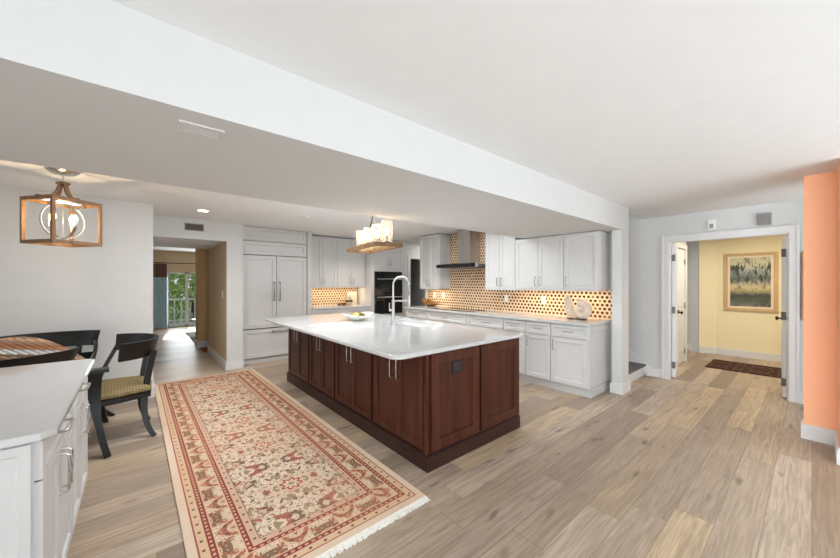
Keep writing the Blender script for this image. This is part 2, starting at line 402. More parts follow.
# ------------------------------------------------------------------ mesh helpers
def box(bm, x0, x1, y0, y1, z0, z1, bev=0.0):
    ret = bmesh.ops.create_cube(bm, size=1.0)
    vs = ret['verts']
    for v in vs:
        v.co = Vector(((x0+x1)/2+v.co.x*(x1-x0), (y0+y1)/2+v.co.y*(y1-y0), (z0+z1)/2+v.co.z*(z1-z0)))
    if bev > 0:
        es = {e for v in vs for e in v.link_edges}
        bmesh.ops.bevel(bm, geom=list(es), offset=bev, segments=2, affect='EDGES', profile=0.5)
def nb(): return bmesh.new()
def boxb(*a, **k):
    bm = nb(); box(bm, *a, **k); return bm
def sweep(bm, pts, sec, scales=None, up=Vector((0, 0, 1)), cap=True, closed=False):
    """sweep a 2-D section (side, up) along pts"""
    pts = [Vector(p) for p in pts]; n = len(pts); rings = []
    for i, p in enumerate(pts):
        if closed: t = pts[(i+1) % n]-pts[i-1]
        else: t = pts[min(i+1, n-1)]-pts[max(i-1, 0)]
        t.normalize()
        s = t.cross(up)
        if s.length < 1e-4: s = t.cross(Vector((0, 1, 0)))
        s.normalize(); u = s.cross(t).normalized()
        k = scales[i] if scales else 1.0
        ka, kb = k if isinstance(k, tuple) else (k, k)
        rings.append([bm.verts.new(p+s*a*ka+u*b*kb) for a, b in sec])
    m = len(sec)
    for i in range(n if closed else n-1):
        A, B = rings[i], rings[(i+1) % n]
        for j in range(m):
            bm.faces.new((A[j], A[(j+1) % m], B[(j+1) % m], B[j]))
    if cap and not closed:
        bm.faces.new(list(reversed(rings[0]))); bm.faces.new(rings[-1])
def circ(r, n=10): return [(r*math.cos(2*PI*i/n), r*math.sin(2*PI*i/n)) for i in range(n)]
def rect(a, b): return [(-a/2, -b/2), (a/2, -b/2), (a/2, b/2), (-a/2, b/2)]
def tube(bm, pts, r, n=10, scales=None, closed=False): sweep(bm, pts, circ(r, n), scales, closed=closed)
def lathe(bm, prof, c=(0, 0, 0), n=24, cap=True):
    rings = []
    for r, z in prof:
        rings.append([bm.verts.new((c[0]+r*math.cos(2*PI*i/n), c[1]+r*math.sin(2*PI*i/n), c[2]+z)) for i in range(n)])
    for a, b in zip(rings, rings[1:]):
        for i in range(n): bm.faces.new((a[i], a[(i+1) % n], b[(i+1) % n], b[i]))
    if cap and prof[0][0] > 1e-5: bm.faces.new(list(reversed(rings[0])))
    if cap and prof[-1][0] > 1e-5: bm.faces.new(rings[-1])
def ball(bm, c, r, sx=1, sy=1, sz=1, seg=16):
    ret = bmesh.ops.create_uvsphere(bm, u_segments=seg, v_segments=seg//2+2, radius=r)
    for v in ret['verts']: v.co = Vector((c[0]+v.co.x*sx, c[1]+v.co.y*sy, c[2]+v.co.z*sz))
def bez(p, n=12):
    P = [Vector(q) for q in p]; out = []
    for i in range(n+1):
        t = i/n; Q = P[:]
        while len(Q) > 1: Q = [Q[j].lerp(Q[j+1], t) for j in range(len(Q)-1)]
        out.append(Q[0])
    return out
def prism(bm, poly, z0, z1):
    a = [bm.verts.new((x, y, z0)) for x, y in poly]; b = [bm.verts.new((x, y, z1)) for x, y in poly]
    n = len(poly)
    bm.faces.new(list(reversed(a))); bm.faces.new(b)
    for i in range(n): bm.faces.new((a[i], a[(i+1) % n], b[(i+1) % n], b[i]))
def shaker(bm, o, u, n, w, h, t=0.02, stile=0.058, rec=0.012):
    """panel front: o = lower corner on the back plane, u along the width, n outward"""
    o, u, n = Vector(o), Vector(u), Vector(n); v = Vector((0, 0, 1))
    def ring(i, d): return [bm.verts.new(o+u*a+v*b+n*d) for a, b in ((i, i), (w-i, i), (w-i, h-i), (i, h-i))]
    e = 0.0025
    R = [ring(0, 0), ring(0, t-e), ring(e, t), ring(stile-0.004, t), ring(stile, t-0.004), ring(stile+0.002, t-rec+0.001), ring(stile+0.005, t-rec)]
    for a, b in zip(R, R[1:]):
        for i in range(4): bm.faces.new((a[i], a[(i+1) % 4], b[(i+1) % 4], b[i]))
    bm.faces.new(R[-1]); bm.faces.new(list(reversed(R[0])))
def pull(bm, c, n, d, L, out=0.032, r=0.005):
    """bow handle centred at c, along d, standing out along n"""
    c, n, d = Vector(c), Vector(n), Vector(d)
    a, b = c-d*L/2, c+d*L/2
    pts = [a, a+n*out*0.7, a+n*out+d*0.010, a.lerp(b, 0.5)+n*(out+0.002), b+n*out-d*0.010, b+n*out*0.7, b]
    tube(bm, pts, r, 8)

def wloc(o):
    v = Vector((0, 0, 0))
    while o is not None: v = v+o.location; o = o.parent
    return v
def obj(name, bm, mat, parent=None, local=False, smooth=False, label=None):
    bmesh.ops.recalc_face_normals(bm, faces=bm.faces)
    if parent is not None and not local: bmesh.ops.translate(bm, vec=-wloc(parent), verts=bm.verts)
    me = bpy.data.meshes.new(name); bm.to_mesh(me); bm.free()
    o = bpy.data.objects.new(name, me); C.objects.link(o)
    me.materials.append(M[mat] if isinstance(mat, str) else mat)
    if smooth:
        me.shade_smooth()
        try: me.set_sharp_from_angle(angle=math.radians(smooth if smooth > 1 else 40))
        except Exception: pass
    if parent is not None: o.parent = parent
    if label: o['label'] = label
    return o
def origin_to_base(o):
    me = o.data; xs = [v.co for v in me.vertices]
    c = Vector(((min(v.x for v in xs)+max(v.x for v in xs))/2, (min(v.y for v in xs)+max(v.y for v in xs))/2, min(v.z for v in xs)))
    me.transform(Matrix.Translation(-c)); o.location = c
def struct(name, bm, mat, smooth=False):
    o = obj(name, bm, mat, smooth=smooth); o['kind'] = 'structure'; return o
def tag(o, label, cat, group=None):
    o['label'] = label; o['category'] = cat
    if group: o['group'] = group
    return o
def thing(name, label, cat, loc=(0, 0, 0), rz=0, group=None):
    o = bpy.data.objects.new(name, None); C.objects.link(o); o.empty_display_size = 0.1
    o.location = loc; o.rotation_euler = (0, 0, rz)
    return tag(o, label, cat, group)

# ------------------------------------------------------------------ the setting
ZC = 2.44
bm = nb(); box(bm, -4.0, 9.4, -4.5, 13.3, -0.08, 0); struct('floor', bm, 'floor')
bm = nb()
box(bm, -4.0, 5.03, -4.5, 6.27, ZC, ZC+0.1); box(bm, 1.20, 6.2, 6.27, 7.75, ZC, ZC+0.1); box(bm, 5.03, 6.06, 5.58, 6.27, ZC, ZC+0.1)
box(bm, 5.03, 9.2, -4.5, 1.74, ZC, ZC+0.1); box(bm, 6.16, 9.2, 1.74, 3.6, ZC, ZC+0.1)
struct('ceiling', bm, 'ceil')
bm = nb(); box(bm, -1.6, 4.0, 8.2, 13.4, ZC, ZC+0.1); struct('ceiling_living', bm, 'ceil')
bm = nb(); box(bm, 0.055, 1.20, 6.36, 8.2, 2.14, 2.20); struct('ceiling_passage', bm, 'ceil')
bm = nb(); box(bm, 5.0, 6.2, 1.66, 5.5, 3.6, 3.7); struct('ceiling_stairwell', bm, 'wall')
bm = nb(); box(bm, -4.0, 5.03, 1.59, 2.92, 2.134, ZC); struct('ceiling_beam', bm, 'wall')
bm = nb(); box(bm, 4.78, 5.03, 1.595, 1.71, 0, 2.134); box(bm, 4.95, 5.03, 1.71, 1.75, 0, 2.134); struct('wall_column', bm, 'wall')
bm = nb(); box(bm, 4.76, 5.05, 1.575, 1.73, 0, 0.115); box(bm, 4.767, 5.043, 1.582, 1.723, 0.115, 0.135); struct('baseboard_column', bm, 'trim')
bm = nb(); box(bm, 4.95, 5.03, 1.75, 5.58, 0, 2.134); box(bm, 4.95, 5.03, 2.92, 5.58, 2.134, ZC); struct('wall_hood', bm, 'wall')
# dining wall and passage
bm = nb(); box(bm, -4.0, 0.155, 5.39, 5.49, 0, ZC); struct('wall_dining', bm, 'wall')
bm = nb(); box(bm, 0.055, 0.155, 5.49, 8.2, 0, ZC); struct('wall_passage_left', bm, 'wall')
bm = nb(); box(bm, 1.13, 1.375, 6.27, 6.36, 0, ZC); box(bm, 0.155, 1.13, 6.27, 6.36, 2.13, ZC); struct('wall_far', bm, 'wall')
bm = nb(); box(bm, 1.132, 1.20, 6.361, 8.10, 0, 2.14); struct('wall_passage_right', bm, 'beige')
bm = nb(); box(bm, 1.03, 1.60, 8.83, 9.25, 0, ZC); struct('wall_tan', bm, 'tan')
bm = nb(); box(bm, 1.8, 1.9, 7.1, 8.83, 0, ZC); struct('wall_side', bm, 'beige')
bm = nb()
box(bm, 1.113, 1.393-0.012, 6.252, 6.27, 0, 0.115); box(bm, 1.119, 1.381, 6.258, 6.27, 0.115, 0.135)
box(bm, 1.113, 1.13, 6.27, 8.11, 0, 0.115); box(bm, 1.119, 1.13, 6.27, 8.11, 0.115, 0.135); struct('baseboard_passage', bm, 'trim')
bm = nb(); box(bm, -4.0, 0.172, 5.372, 5.39, 0, 0.115); box(bm, -4.0, 0.168, 5.377, 5.39, 0.115, 0.135); box(bm, 0.155, 0.172, 5.39, 8.2, 0, 0.13); struct('baseboard_dining', bm, 'trim')
bm = nb(); box(bm, 1.012, 1.60, 8.812, 8.83, 0, 0.13); box(bm, 1.012, 1.03, 8.83, 9.25, 0, 0.13); struct('baseboard_tan', bm, 'trim')
# kitchen far wall
bm = nb(); box(bm, 1.375, 4.98, 7.03, 7.12, 0, ZC); struct('wall_kitchen', bm, 'wall')
bm = nb(); box(bm, 4.98, 5.14, 6.43, 6.53, 0, ZC); box(bm, 5.14, 5.90, 6.43, 6.53, 2.03, ZC); box(bm, 5.90, 6.06, 6.43, 6.53, 0, ZC); struct('wall_back_hall', bm, 'wall')
bm = nb(); box(bm, 4.98, 6.06, 7.6, 7.7, 0, ZC); box(bm, 4.98, 5.06, 6.53, 7.6, 0, ZC); struct('wall_grey', bm, 'greywall')
bm = nb(); box(bm, 5.05, 5.14, 6.41, 6.43, 0, 2.03); box(bm, 5.05, 5.99, 6.41, 6.43, 2.03, 2.11); box(bm, 5.90, 5.99, 6.41, 6.43, 0, 2.03); struct('trim_1', bm, 'trim')
bm = nb(); box(bm, 5.03, 6.06, 5.5, 5.58, 0, 3.6); struct('wall_stair_end', bm, 'wall')
bm = nb(); box(bm, 5.0, 5.03, 1.75, 5.5, ZC+0.1, 3.6); struct('wall_stairwell', bm, 'wall')
# hall wall with the double-door opening
HX = 6.06
bm = nb(); box(bm, HX, HX+0.10, 1.39, 5.5, 0, 3.6); box(bm, HX, HX+0.10, 5.5, 7.7, 0, ZC); box(bm, HX, HX+0.10, 0.18, 1.39, 2.06, ZC); box(bm, HX, HX+0.10, -4.5, 0.18, 0, ZC)
struct('wall_hall', bm, 'wall')
bm = nb()
for y0, y1 in ((1.39, 1.475), (0.095, 0.18)):
    box(bm, HX-0.018, HX, y0, y1, 0, 2.145); box(bm, HX-0.024, HX, (y0+0.06 if y0 > 1 else y0), (y1 if y0 > 1 else y1-0.06), 0, 2.145)
box(bm, HX-0.018, HX, 0.18, 1.39, 2.06, 2.145); box(bm, HX-0.024, HX, 0.18, 1.39, 2.12, 2.145)
box(bm, HX, HX+0.10, 1.375, 1.39, 0, 2.06); box(bm, HX, HX+0.10, 0.18, 0.195, 0, 2.06); box(bm, HX, HX+0.10, 0.195, 1.375, 2.045, 2.06)
struct('trim_2', bm, 'trim')
bm = nb(); box(bm, HX-0.017, HX, 1.475, 1.66, 0, 0.135); box(bm, HX-0.017, HX, -4.5, 0.095, 0, 0.135); struct('baseboard_hall', bm, 'trim')
# hall beyond
bm = nb(); prism(bm, [(8.93, -1.5), (9.05, -1.5), (9.05, 1.51), (8.84, 1.51), (8.93, 1.246)], 0, ZC); struct('wall_yellow', bm, 'yellow')
bm = nb(); box(bm, 8.86, 9.05, 1.515, 3.6, 0, ZC); struct('wall_hall_stair', bm, 'bluewall')
bm = nb(); box(bm, 6.16, 6.86, 1.50, 1.60, 0, ZC); box(bm, 6.86, 7.62, 1.50, 1.60, 2.05, ZC); box(bm, 7.62, 7.72, 1.50, 1.60, 0, ZC); box(bm, 7.62, 7.72, 1.60, 3.6, 0, ZC)
struct('wall_closet', bm, 'bluewall')
bm = nb(); box(bm, 6.78, 6.86, 1.482, 1.50, 0, 2.13); box(bm, 7.62, 7.70, 1.482, 1.50, 0, 2.13); box(bm, 6.86, 7.62, 1.482, 1.50, 2.05, 2.13); struct('trim_3', bm, 'trim')
bm = nb(); prism(bm, [(8.912, -1.5), (8.93, -1.5), (8.93, 1.246), (8.84, 1.51), (8.822, 1.506), (8.912, 1.243)], 0, 0.13); struct('baseboard_yellow', bm, 'trim')
bm = nb(); box(bm, 6.16, 9.05, -1.6, -1.5, 0, ZC); struct('wall_hall_right', bm, 'yellow')
bm = nb(); box(bm, 6.16, 9.05, 3.6, 3.7, 0, ZC+0.1); struct('wall_hall_end', bm, 'bluewall')  # unseen, added to keep the sun out of the hall
# orange wall on the right
bm = nb(); prism(bm, [(4.74, 0.05), (4.90, 0.05), (4.90, -0.35), (4.25, -0.35), (4.25, -0.145), (4.74, -0.145)], 0, ZC); struct('wall_orange', bm, 'orange')
bm = nb(); prism(bm, [(4.722, 0.068), (4.90, 0.068), (4.90, 0.05), (4.74, 0.05), (4.74, -0.145), (4.25, -0.145), (4.25, -0.127), (4.722, -0.127)], 0, 0.115)
prism(bm, [(4.730, 0.060), (4.90, 0.060), (4.90, 0.05), (4.74, 0.05), (4.74, -0.145), (4.25, -0.145), (4.25, -0.135), (4.730, -0.135)], 0.115, 0.135)
struct('baseboard_orange', bm, 'trim')
# unseen enclosure behind the camera: wall with glass doors, left wall with a window
bm = nb(); box(bm, -4.0, -2.4, -4.5, -4.4, 0, ZC); box(bm, 3.6, 9.2, -4.5, -4.4, 0, ZC); box(bm, -2.4, 3.6, -4.5, -4.4, 2.3, ZC); struct('wall_rear', bm, 'wall')
bm = nb(); box(bm, -4.1, -4.0, -4.5, 1.0, 0, ZC); box(bm, -4.1, -4.0, 5.0, 5.5, 0, ZC); box(bm, -4.1, -4.0, 1.0, 5.0, 0, 0.4); box(bm, -4.1, -4.0, 1.0, 5.0, 2.25, ZC); struct('wall_left', bm, 'wall')
# living room
bm = nb()
SX0, SX1, SZ = 0.72, 2.75, 1.78
box(bm, -1.6, SX0, 13.2, 13.3, 0, ZC); box(bm, SX1, 4.0, 13.2, 13.3, 0, ZC); box(bm, SX0, SX1, 13.2, 13.3, SZ, ZC); struct('wall_living', bm, 'beige')
bm = nb(); box(bm, -1.7, -1.6, 8.2, 13.3, 0, ZC); struct('wall_living_left', bm, 'beige')
bm = nb(); box(bm, 3.9, 4.0, 9.25, 13.3, 0, ZC); box(bm, 1.6, 4.0, 9.15, 9.25, 0, ZC); struct('wall_living_right', bm, 'beige')
bm = nb(); box(bm, -1.6, 0.055, 8.1, 8.2, 0, ZC); box(bm, 0.055, 1.9, 8.1, 8.2, 2.2, ZC); struct('wall_living_near', bm, 'beige')
bm = nb()
for a, b in ((SX0, SX0+0.05), (1.20, 1.28), (SX1-0.05, SX1)): box(bm, a, b, 13.22, 13.28, 0.02, SZ)
box(bm, SX0, SX1, 13.22, 13.28, SZ-0.05, SZ); box(bm, SX0, SX1, 13.22, 13.28, 0, 0.05)
win = struct('window_1', bm, 'trim')
obj('pane', boxb(SX0+0.05, 1.20, 13.245, 13.255, 0.05, SZ-0.05), 'pane', win); obj('pane', boxb(1.28, SX1-0.05, 13.245, 13.255, 0.05, SZ-0.05), 'pane', win)
bm = nb(); box(bm, -1.0, 4.5, 13.3, 14.8, -0.15, -0.02); struct('floor_balcony', bm, 'dusky_stone')
bm = nb(); box(bm, -20, 30, 13.3, 45, -0.5, -0.4); struct('ground', bm, 'ground')

# hex mosaic
bm = nb(); box(bm, 4.938, 4.95, 1.765, 5.55, 0.94, 1.345); box(bm, 4.938, 4.95, 3.672, 4.838, 1.345, ZC); struct('wall_backsplash', bm, 'hex_y')
bm = nb(); box(bm, 2.64, 4.0, 7.018, 7.03, 0.94, 1.352); struct('wall_backsplash_far', bm, 'hex_x')
bm = nb(); box(bm, 4.90, 4.952, 5.55, 5.60, 0.94, 1.33); struct('trim_4', bm, 'trim')

# doors of the hall
def panel_door(bm, W, Ht, T):
    """leaf along +x from the hinge, thickness along y, two raised panels on both faces"""
    box(bm, 0, W, -T/2, T/2, 0.012, Ht, 0.002)
    for z0, z1 in ((0.22, 0.88), (1.02, Ht-0.14)):
        for s in (-1, 1):
            shaker(bm, (0.11 if s < 0 else W-0.11, s*T/2, z0), (1 if s < 0 else -1, 0, 0), (0, s, 0), W-0.22, z1-z0, 0.008, 0.02, 0.006)
def door(name, label, loc, rz, W, Ht, hinge_side, knob_u, T=0.036):
    e = bpy.data.objects.new(name, None); C.objects.link(e); e.location = loc; e.rotation_euler = (0, 0, rz); e['kind'] = 'structure'; e['label'] = label
    bm = nb(); panel_door(bm, W, Ht, T); obj('leaf', bm, 'trim', e, True)
    for z in (0.20, 1.03, 1.82):
        bm = nb(); box(bm, -0.004, 0.030, hinge_side*T/2-0.004, hinge_side*T/2+0.006, z-0.05, z+0.05); tube(bm, [(-0.004, hinge_side*(T/2+0.004), z-0.05), (-0.004, hinge_side*(T/2+0.004), z+0.05)], 0.007, 8)
        box(bm, -0.003, -0.0005, -T/2+0.004, T/2-0.004, z-0.05, z+0.05)
        obj('hinge', bm, 'hinge', e, True, label='dull grey hinge')
    bm = nb()
    for s in (-1, 1):
        p0 = s*T/2
        bmr = nb()
        lathe(bmr, [(0.03, 0), (0.03, 0.006), (0.012, 0.012), (0.010, 0.035), (0.026, 0.045), (0.029, 0.055), (0.022, 0.068), (0, 0.072)], n=14)
        bmesh.ops.rotate(bmr, verts=bmr.verts, matrix=Matrix.Rotation(-s*PI/2, 3, 'X')); bmesh.ops.translate(bmr, verts=bmr.verts, vec=(knob_u, p0, 0.96))
        me = bpy.data.meshes.new('t'); bmr.to_mesh(me); bmr.free(); bm.from_mesh(me); bpy.data.meshes.remove(me)
    obj('knob', bm, 'dark_bronze', e, True, True, label='dark knob')
    return e
door('door_1', 'white panelled door leaf standing open at the left jamb of the hall opening', (HX+0.115, 1.350, 0), math.radians(9.5), 0.585, 2.03, 1, 0.52, 0.045)
door('door_2', 'white panelled door leaf standing open at the right jamb of the hall opening', (HX+0.115, 0.222, 0), math.radians(2), 0.585, 2.03, 1, 0.52)
door('door_3', 'white closed closet door in the left side of the hall', (7.615, 1.525, 0), PI, 0.75, 2.04, 1, 0.69)

# ------------------------------------------------------------------ staircases
def staircase(name, label, x0, x1, y0, n, mat, rise=0.175, run=0.26, wallside=1):
    t = thing(name, label, 'stairs', ((x0+x1)/2, y0, 0))
    for i in range(n):
        z = rise*(i+1); y = y0+run*i
        obj('riser', boxb(x0, x1, y, y+0.02, rise*i, z-0.03), 'trim', t)
        bm = nb(); box(bm, x0, x1, y-0.03, y+run+0.018, z-0.03, z, 0.008); obj('tread', bm, mat, t, label='carpeted tread')
    bm = nb(); xs = x1 if wallside > 0 else x0-0.02
    poly = [(y0-0.09, 0.0), (y0+run*n, rise*n-0.05), (y0+run*n, rise*n+0.22), (y0-0.02, 0.20), (y0-0.09, 0.14)]
    a = [bm.verts.new((xs, y, z)) for y, z in poly]; b = [bm.verts.new((xs+0.018, y, z)) for y, z in poly]
    bm.faces.new(a); bm.faces.new(list(reversed(b)))
    for i in range(len(poly)): bm.faces.new((a[i], a[(i+1) % 5], b[(i+1) % 5], b[i]))
    obj('stringer', bm, 'trim', t)
    return t
staircase('staircase', 'grey carpeted stairs rising behind the white column beside the hall opening', 5.045, 6.04, 1.70, 12, 'grey_carpet')
staircase('staircase', 'brown carpeted stairs at the end of the hall past the closet door', 7.74, 8.838, 1.72, 7, 'brown_carpet')

# ------------------------------------------------------------------ cabinet helpers
def front(root, name, o, u, n, w, h, mat, pulls=(), pl=0.11, hl=None, stile=0.058, pmat='pewter', t=0.02, out=0.032, r=0.005):
    bm = nb(); shaker(bm, o, u, n, w, h, t, stile)
    d = obj(name, bm, mat, root)
    for (a, b, ori) in pulls:
        o_, u_, n_ = Vector(o), Vector(u), Vector(n)
        c = o_+u_*a+Vector((0, 0, b))+n_*(t-0.001)
        bm = nb(); pull(bm, c, n_, u_ if ori == 'h' else Vector((0, 0, 1)), hl or pl, out, r); obj('handle', bm, pmat, d, smooth=True, label='satin metal bow handle')
    return d
UY = Vector((0, -1, 0)); NX = Vector((-1, 0, 0)); UX = Vector((1, 0, 0)); NY = Vector((0, -1, 0))

# hood-wall base cabinets: fronts face -x, widths run along y
FX, TOPZ = 4.28, 0.905
def base_cab(y0, y1, label, layout, end=False):
    t = thing('base_cabinet', label, 'cabinet', ((FX+4.95)/2, (y0+y1)/2, 0), group='base cabinets under the hood wall worktop')
    obj('body', boxb(FX, 4.949, y0+0.0005, y1-0.0005, 0.11, TOPZ), 'cab', t)
    obj('toe_kick', boxb(FX+0.045, 4.949, y0+(-0.012 if end else 0.0005), y1-0.0005, 0, 0.11), 'cab', t)
    W = y1-y0; g = 0.004
    if layout in ('single', 'double'):
        front(t, 'drawer', (FX, y1-g, 0.73), UY, NX, W-2*g, TOPZ-0.012-0.73, 'cab', [((W-2*g)/2, 0.08, 'h')], 0.13, stile=0.045)
        if layout == 'single':
            front(t, 'door', (FX, y1-g, 0.12), UY, NX, W-2*g, 0.60, 'cab', [(0.04, 0.50, 'v')], 0.13)
        else:
            w2 = (W-3*g)/2
            front(t, 'door', (FX, y1-g, 0.12), UY, NX, w2, 0.60, 'cab', [(w2-0.035, 0.50, 'v')], 0.13)
            front(t, 'door', (FX, y1-2*g-w2, 0.12), UY, NX, w2, 0.60, 'cab', [(0.035, 0.50, 'v')], 0.13)
    elif layout == 'drawers':
        for z, h in ((0.73, TOPZ-0.012-0.73), (0.43, 0.29), (0.12, 0.30)):
            front(t, 'drawer', (FX, y1-g, z), UY, NX, W-2*g, h, 'cab', [((W-2*g)/2, h/2, 'h')], 0.13, stile=0.045)
    elif layout == 'post':
        bm = nb(); box(bm, FX-0.02, FX, y0+0.006, y1-0.006, 0.12, TOPZ-0.01); obj('pilaster', bm, 'cab', t)
    if end:
        bm = nb(); shaker(bm, (FX+0.005, y0, 0.12), (1, 0, 0), (0, -1, 0), 4.945-FX-0.005, TOPZ-0.13, 0.012, 0.07, 0.006); obj('end_panel', bm, 'cab', t)
    return t
base_cab(1.80, 2.29, 'white base cabinet at the open end of the run next to the column', 'single', True)
base_cab(2.29, 2.67, 'white base cabinet second from the column with one drawer over one door', 'single')
base_cab(2.67, 3.05, 'white base cabinet third from the column, half hidden behind the island corner', 'single')
base_cab(3.05, 3.72, 'white drawer cabinet just right of the narrow filler beside the cooktop', 'drawers')
base_cab(3.72, 3.80, 'narrow white pilaster filler at the right side of the cooktop cabinet', 'post')
base_cab(3.80, 4.80, 'widest white drawer cabinet right below the cooktop', 'drawers')
base_cab(4.80, 5.47, 'white drawer cabinet at the far end of the run by the grey doorway', 'drawers')
bm = nb()
prism(bm, [(4.235, 1.765), (4.938, 1.765), (4.938, 5.50), (4.235, 5.50)], TOPZ, 0.94)
bmesh.ops.bevel(bm, geom=[e for e in bm.edges if all(abs(v.co.x-4.235) < 1e-4 or abs(v.co.y-1.765) < 1e-4 for v in e.verts)], offset=0.006, segments=2, affect='EDGES')
o = obj('worktop', bm, 'quartz'); origin_to_base(o); tag(o, 'long white quartz worktop along the mosaic hood wall', 'worktop')

# wall cabinets
def wall_cab(y0, y1, z0, z1, label, n, end=None):
    X = 4.62
    t = thing('wall_cabinet', label, 'cabinet', ((X+4.937)/2, (y0+y1)/2, z0), group='wall cabinets on the hood wall')
    obj('body', boxb(X, 4.937, y0+0.0005, y1-0.0005, z0, z1), 'cab', t)
    obj('light_rail', boxb(X-0.02, X, y0+0.001, y1-0.001, z0-0.015, z0+0.006), 'cab', t)
    W = y1-y0; g = 0.004; h = z1-z0-0.014
    if n == 1: front(t, 'door', (X, y1-g, z0+0.008), UY, NX, W-2*g, h, 'cab', [(0.035, 0.11, 'v')], 0.13)
    else:
        w2 = (W-3*g)/2
        front(t, 'door', (X, y1-g, z0+0.008), UY, NX, w2, h, 'cab', [(w2-0.035, 0.11, 'v')], 0.13)
        front(t, 'door', (X, y1-2*g-w2, z0+0.008), UY, NX, w2, h, 'cab', [(0.035, 0.11, 'v')], 0.13)
    if end:
        bm = nb(); shaker(bm, (X+0.004, y0, z0+0.006), (1, 0, 0), (0, -1, 0), 4.93-X, z1-z0-0.012, 0.012, 0.055, 0.006); obj('end_panel', bm, 'cab', t)
    return t
wall_cab(1.805, 2.275, 1.345, 2.128, 'white wall cabinet with one wide door over the shell, next to the column', 1, True)
wall_cab(2.275, 3.07, 1.345, 2.128, 'white two-door wall cabinet second from the column under the beam', 2)
wall_cab(3.07, 3.67, 1.335, 2.40, 'white two-door wall cabinet just right of the range hood', 2)
wall_cab(4.845, 5.42, 1.32, 2.425, 'white two-door wall cabinet left of the range hood by the grey doorway', 2, True)
def strip_light(x0, x1, y0, y1, z, energy, along):
    lamp('undercabinet_glow', 'AREA', ((x0+x1)/2, (y0+y1)/2, z), energy, (1, 0.83, 0.60), (0, 0, 0), x1-x0, y1-y0)
for y0, y1, z, e in ((1.86, 3.62, 1.335, 5.0), (4.92, 5.38, 1.31, 2.2)): strip_light(4.72, 4.78, y0, y1, z, e, 'y')

# range hood
t = thing('range_hood', 'steel chimney range hood with black glass front on mosaic wall', 'range hood', (4.70, 4.22, 1.72))
obj('chimney', boxb(4.66, 4.937, 4.065, 4.365, 1.785, ZC-0.001), 'steel', t)
obj('canopy', boxb(4.44, 4.937, 3.755, 4.71, 1.725, 1.785, 0.003), 'steel', t)
bm = nb(); box(bm, 4.42, 4.44, 3.752, 4.713, 1.722, 1.788); cn = obj('control_strip', bm, 'black_glass', t, label='black glass control strip')
obj('filter', boxb(4.50, 4.88, 3.82, 4.64, 1.718, 1.725), 'grey_plastic', t)
o = obj('cooktop', boxb(4.36, 4.85, 3.85, 4.72, 0.94, 0.947, 0.002), 'black_glass'); origin_to_base(o); tag(o, 'flat black glass cooktop set on the worktop below the hood', 'cooktop')

# outlets
def plate(name, label, cat, c, n, w=0.075, h=0.118, group=None, mat='white_plastic'):
    c = Vector(c); n = Vector(n); u = Vector((0, 0, 1)).cross(n)
    def bx(bm, a0, a1, b0, b1, d0, d1):
        p = [c+u*a+Vector((0, 0, b))+n*dd for a in (a0, a1) for b in (b0, b1) for dd in (d0, d1)]
        box(bm, min(q.x for q in p), max(q.x for q in p), min(q.y for q in p), max(q.y for q in p), min(q.z for q in p), max(q.z for q in p))
    t = thing(name, label, cat, c, group=group)
    bm = nb(); bx(bm, -w/2, w/2, -h/2, h/2, 0, 0.006); obj('cover', bm, mat, t)
    bm = nb(); bx(bm, -0.017, 0.017, -0.034, 0.034, 0.006, 0.009); obj('insert', bm, mat, t)
    return t
for y, z, lab in ((5.32, 1.178, 'white outlet plate on the mosaic nearest the grey doorway'), (5.05, 1.178, 'white outlet plate on the mosaic just left of the cooktop'),
                  (3.47, 1.172, 'white outlet plate on the mosaic just right of the cooktop'), (2.77, 1.174, 'white outlet plate on the mosaic nearest the shell')):
    plate('outlet_plate', lab, 'outlet', (4.938, y, z), (-1, 0, 0), group='outlets on the mosaic')
plate('light_switch', 'white light switch on the beige side of the passage', 'light switch', (1.132, 6.62, 1.24), (-1, 0, 0))

# ------------------------------------------------------------------ fridge, far cabinets, ovens
FY = 6.43
t = thing('refrigerator', 'wide built-in refrigerator behind white panels with two doors and a freezer drawer', 'refrigerator', (1.96, 6.7, 0))
obj('body', boxb(1.39, 2.54, FY, 7.02, 0.09, 2.185), 'cabin', t); obj('toe_kick', boxb(1.39, 2.54, FY+0.03, 7.02, 0, 0.09), 'cab', t)
front(t, 'grille_panel', (1.398, FY, 1.945), UX, NY, 1.134, 0.235, 'cab', stile=0.06)
front(t, 'door', (1.398, FY, 0.625), UX, NY, 0.562, 1.305, 'cab', [(0.515, 0.66, 'v')], 0.34, stile=0.07, out=0.05, r=0.009)
front(t, 'door', (1.970, FY, 0.625), UX, NY, 0.562, 1.305, 'cab', [(0.047, 0.66, 'v')], 0.34, stile=0.07, out=0.05, r=0.009)
front(t, 'drawer', (1.398, FY, 0.10), UX, NY, 1.134, 0.505, 'cab', [(0.70, 0.46, 'h')], 0.42, stile=0.07, out=0.05, r=0.009)
t = thing('bridge_cabinet', 'low white cabinet panel above the refrigerator under the ceiling', 'cabinet', (1.96, 6.7, 2.19))
obj('body', boxb(1.39, 2.54, FY, 7.02, 2.19, 2.437), 'cab', t); front(t, 'door', (1.398, FY, 2.20), UX, NY, 1.134, 0.23, 'cab', stile=0.06)
o = obj('end_panel', boxb(2.548, 2.632, FY-0.02, 7.02, 0, 2.437), 'cab'); origin_to_base(o); tag(o, 'tall white end panel between the refrigerator and the far wall cabinets', 'panel')

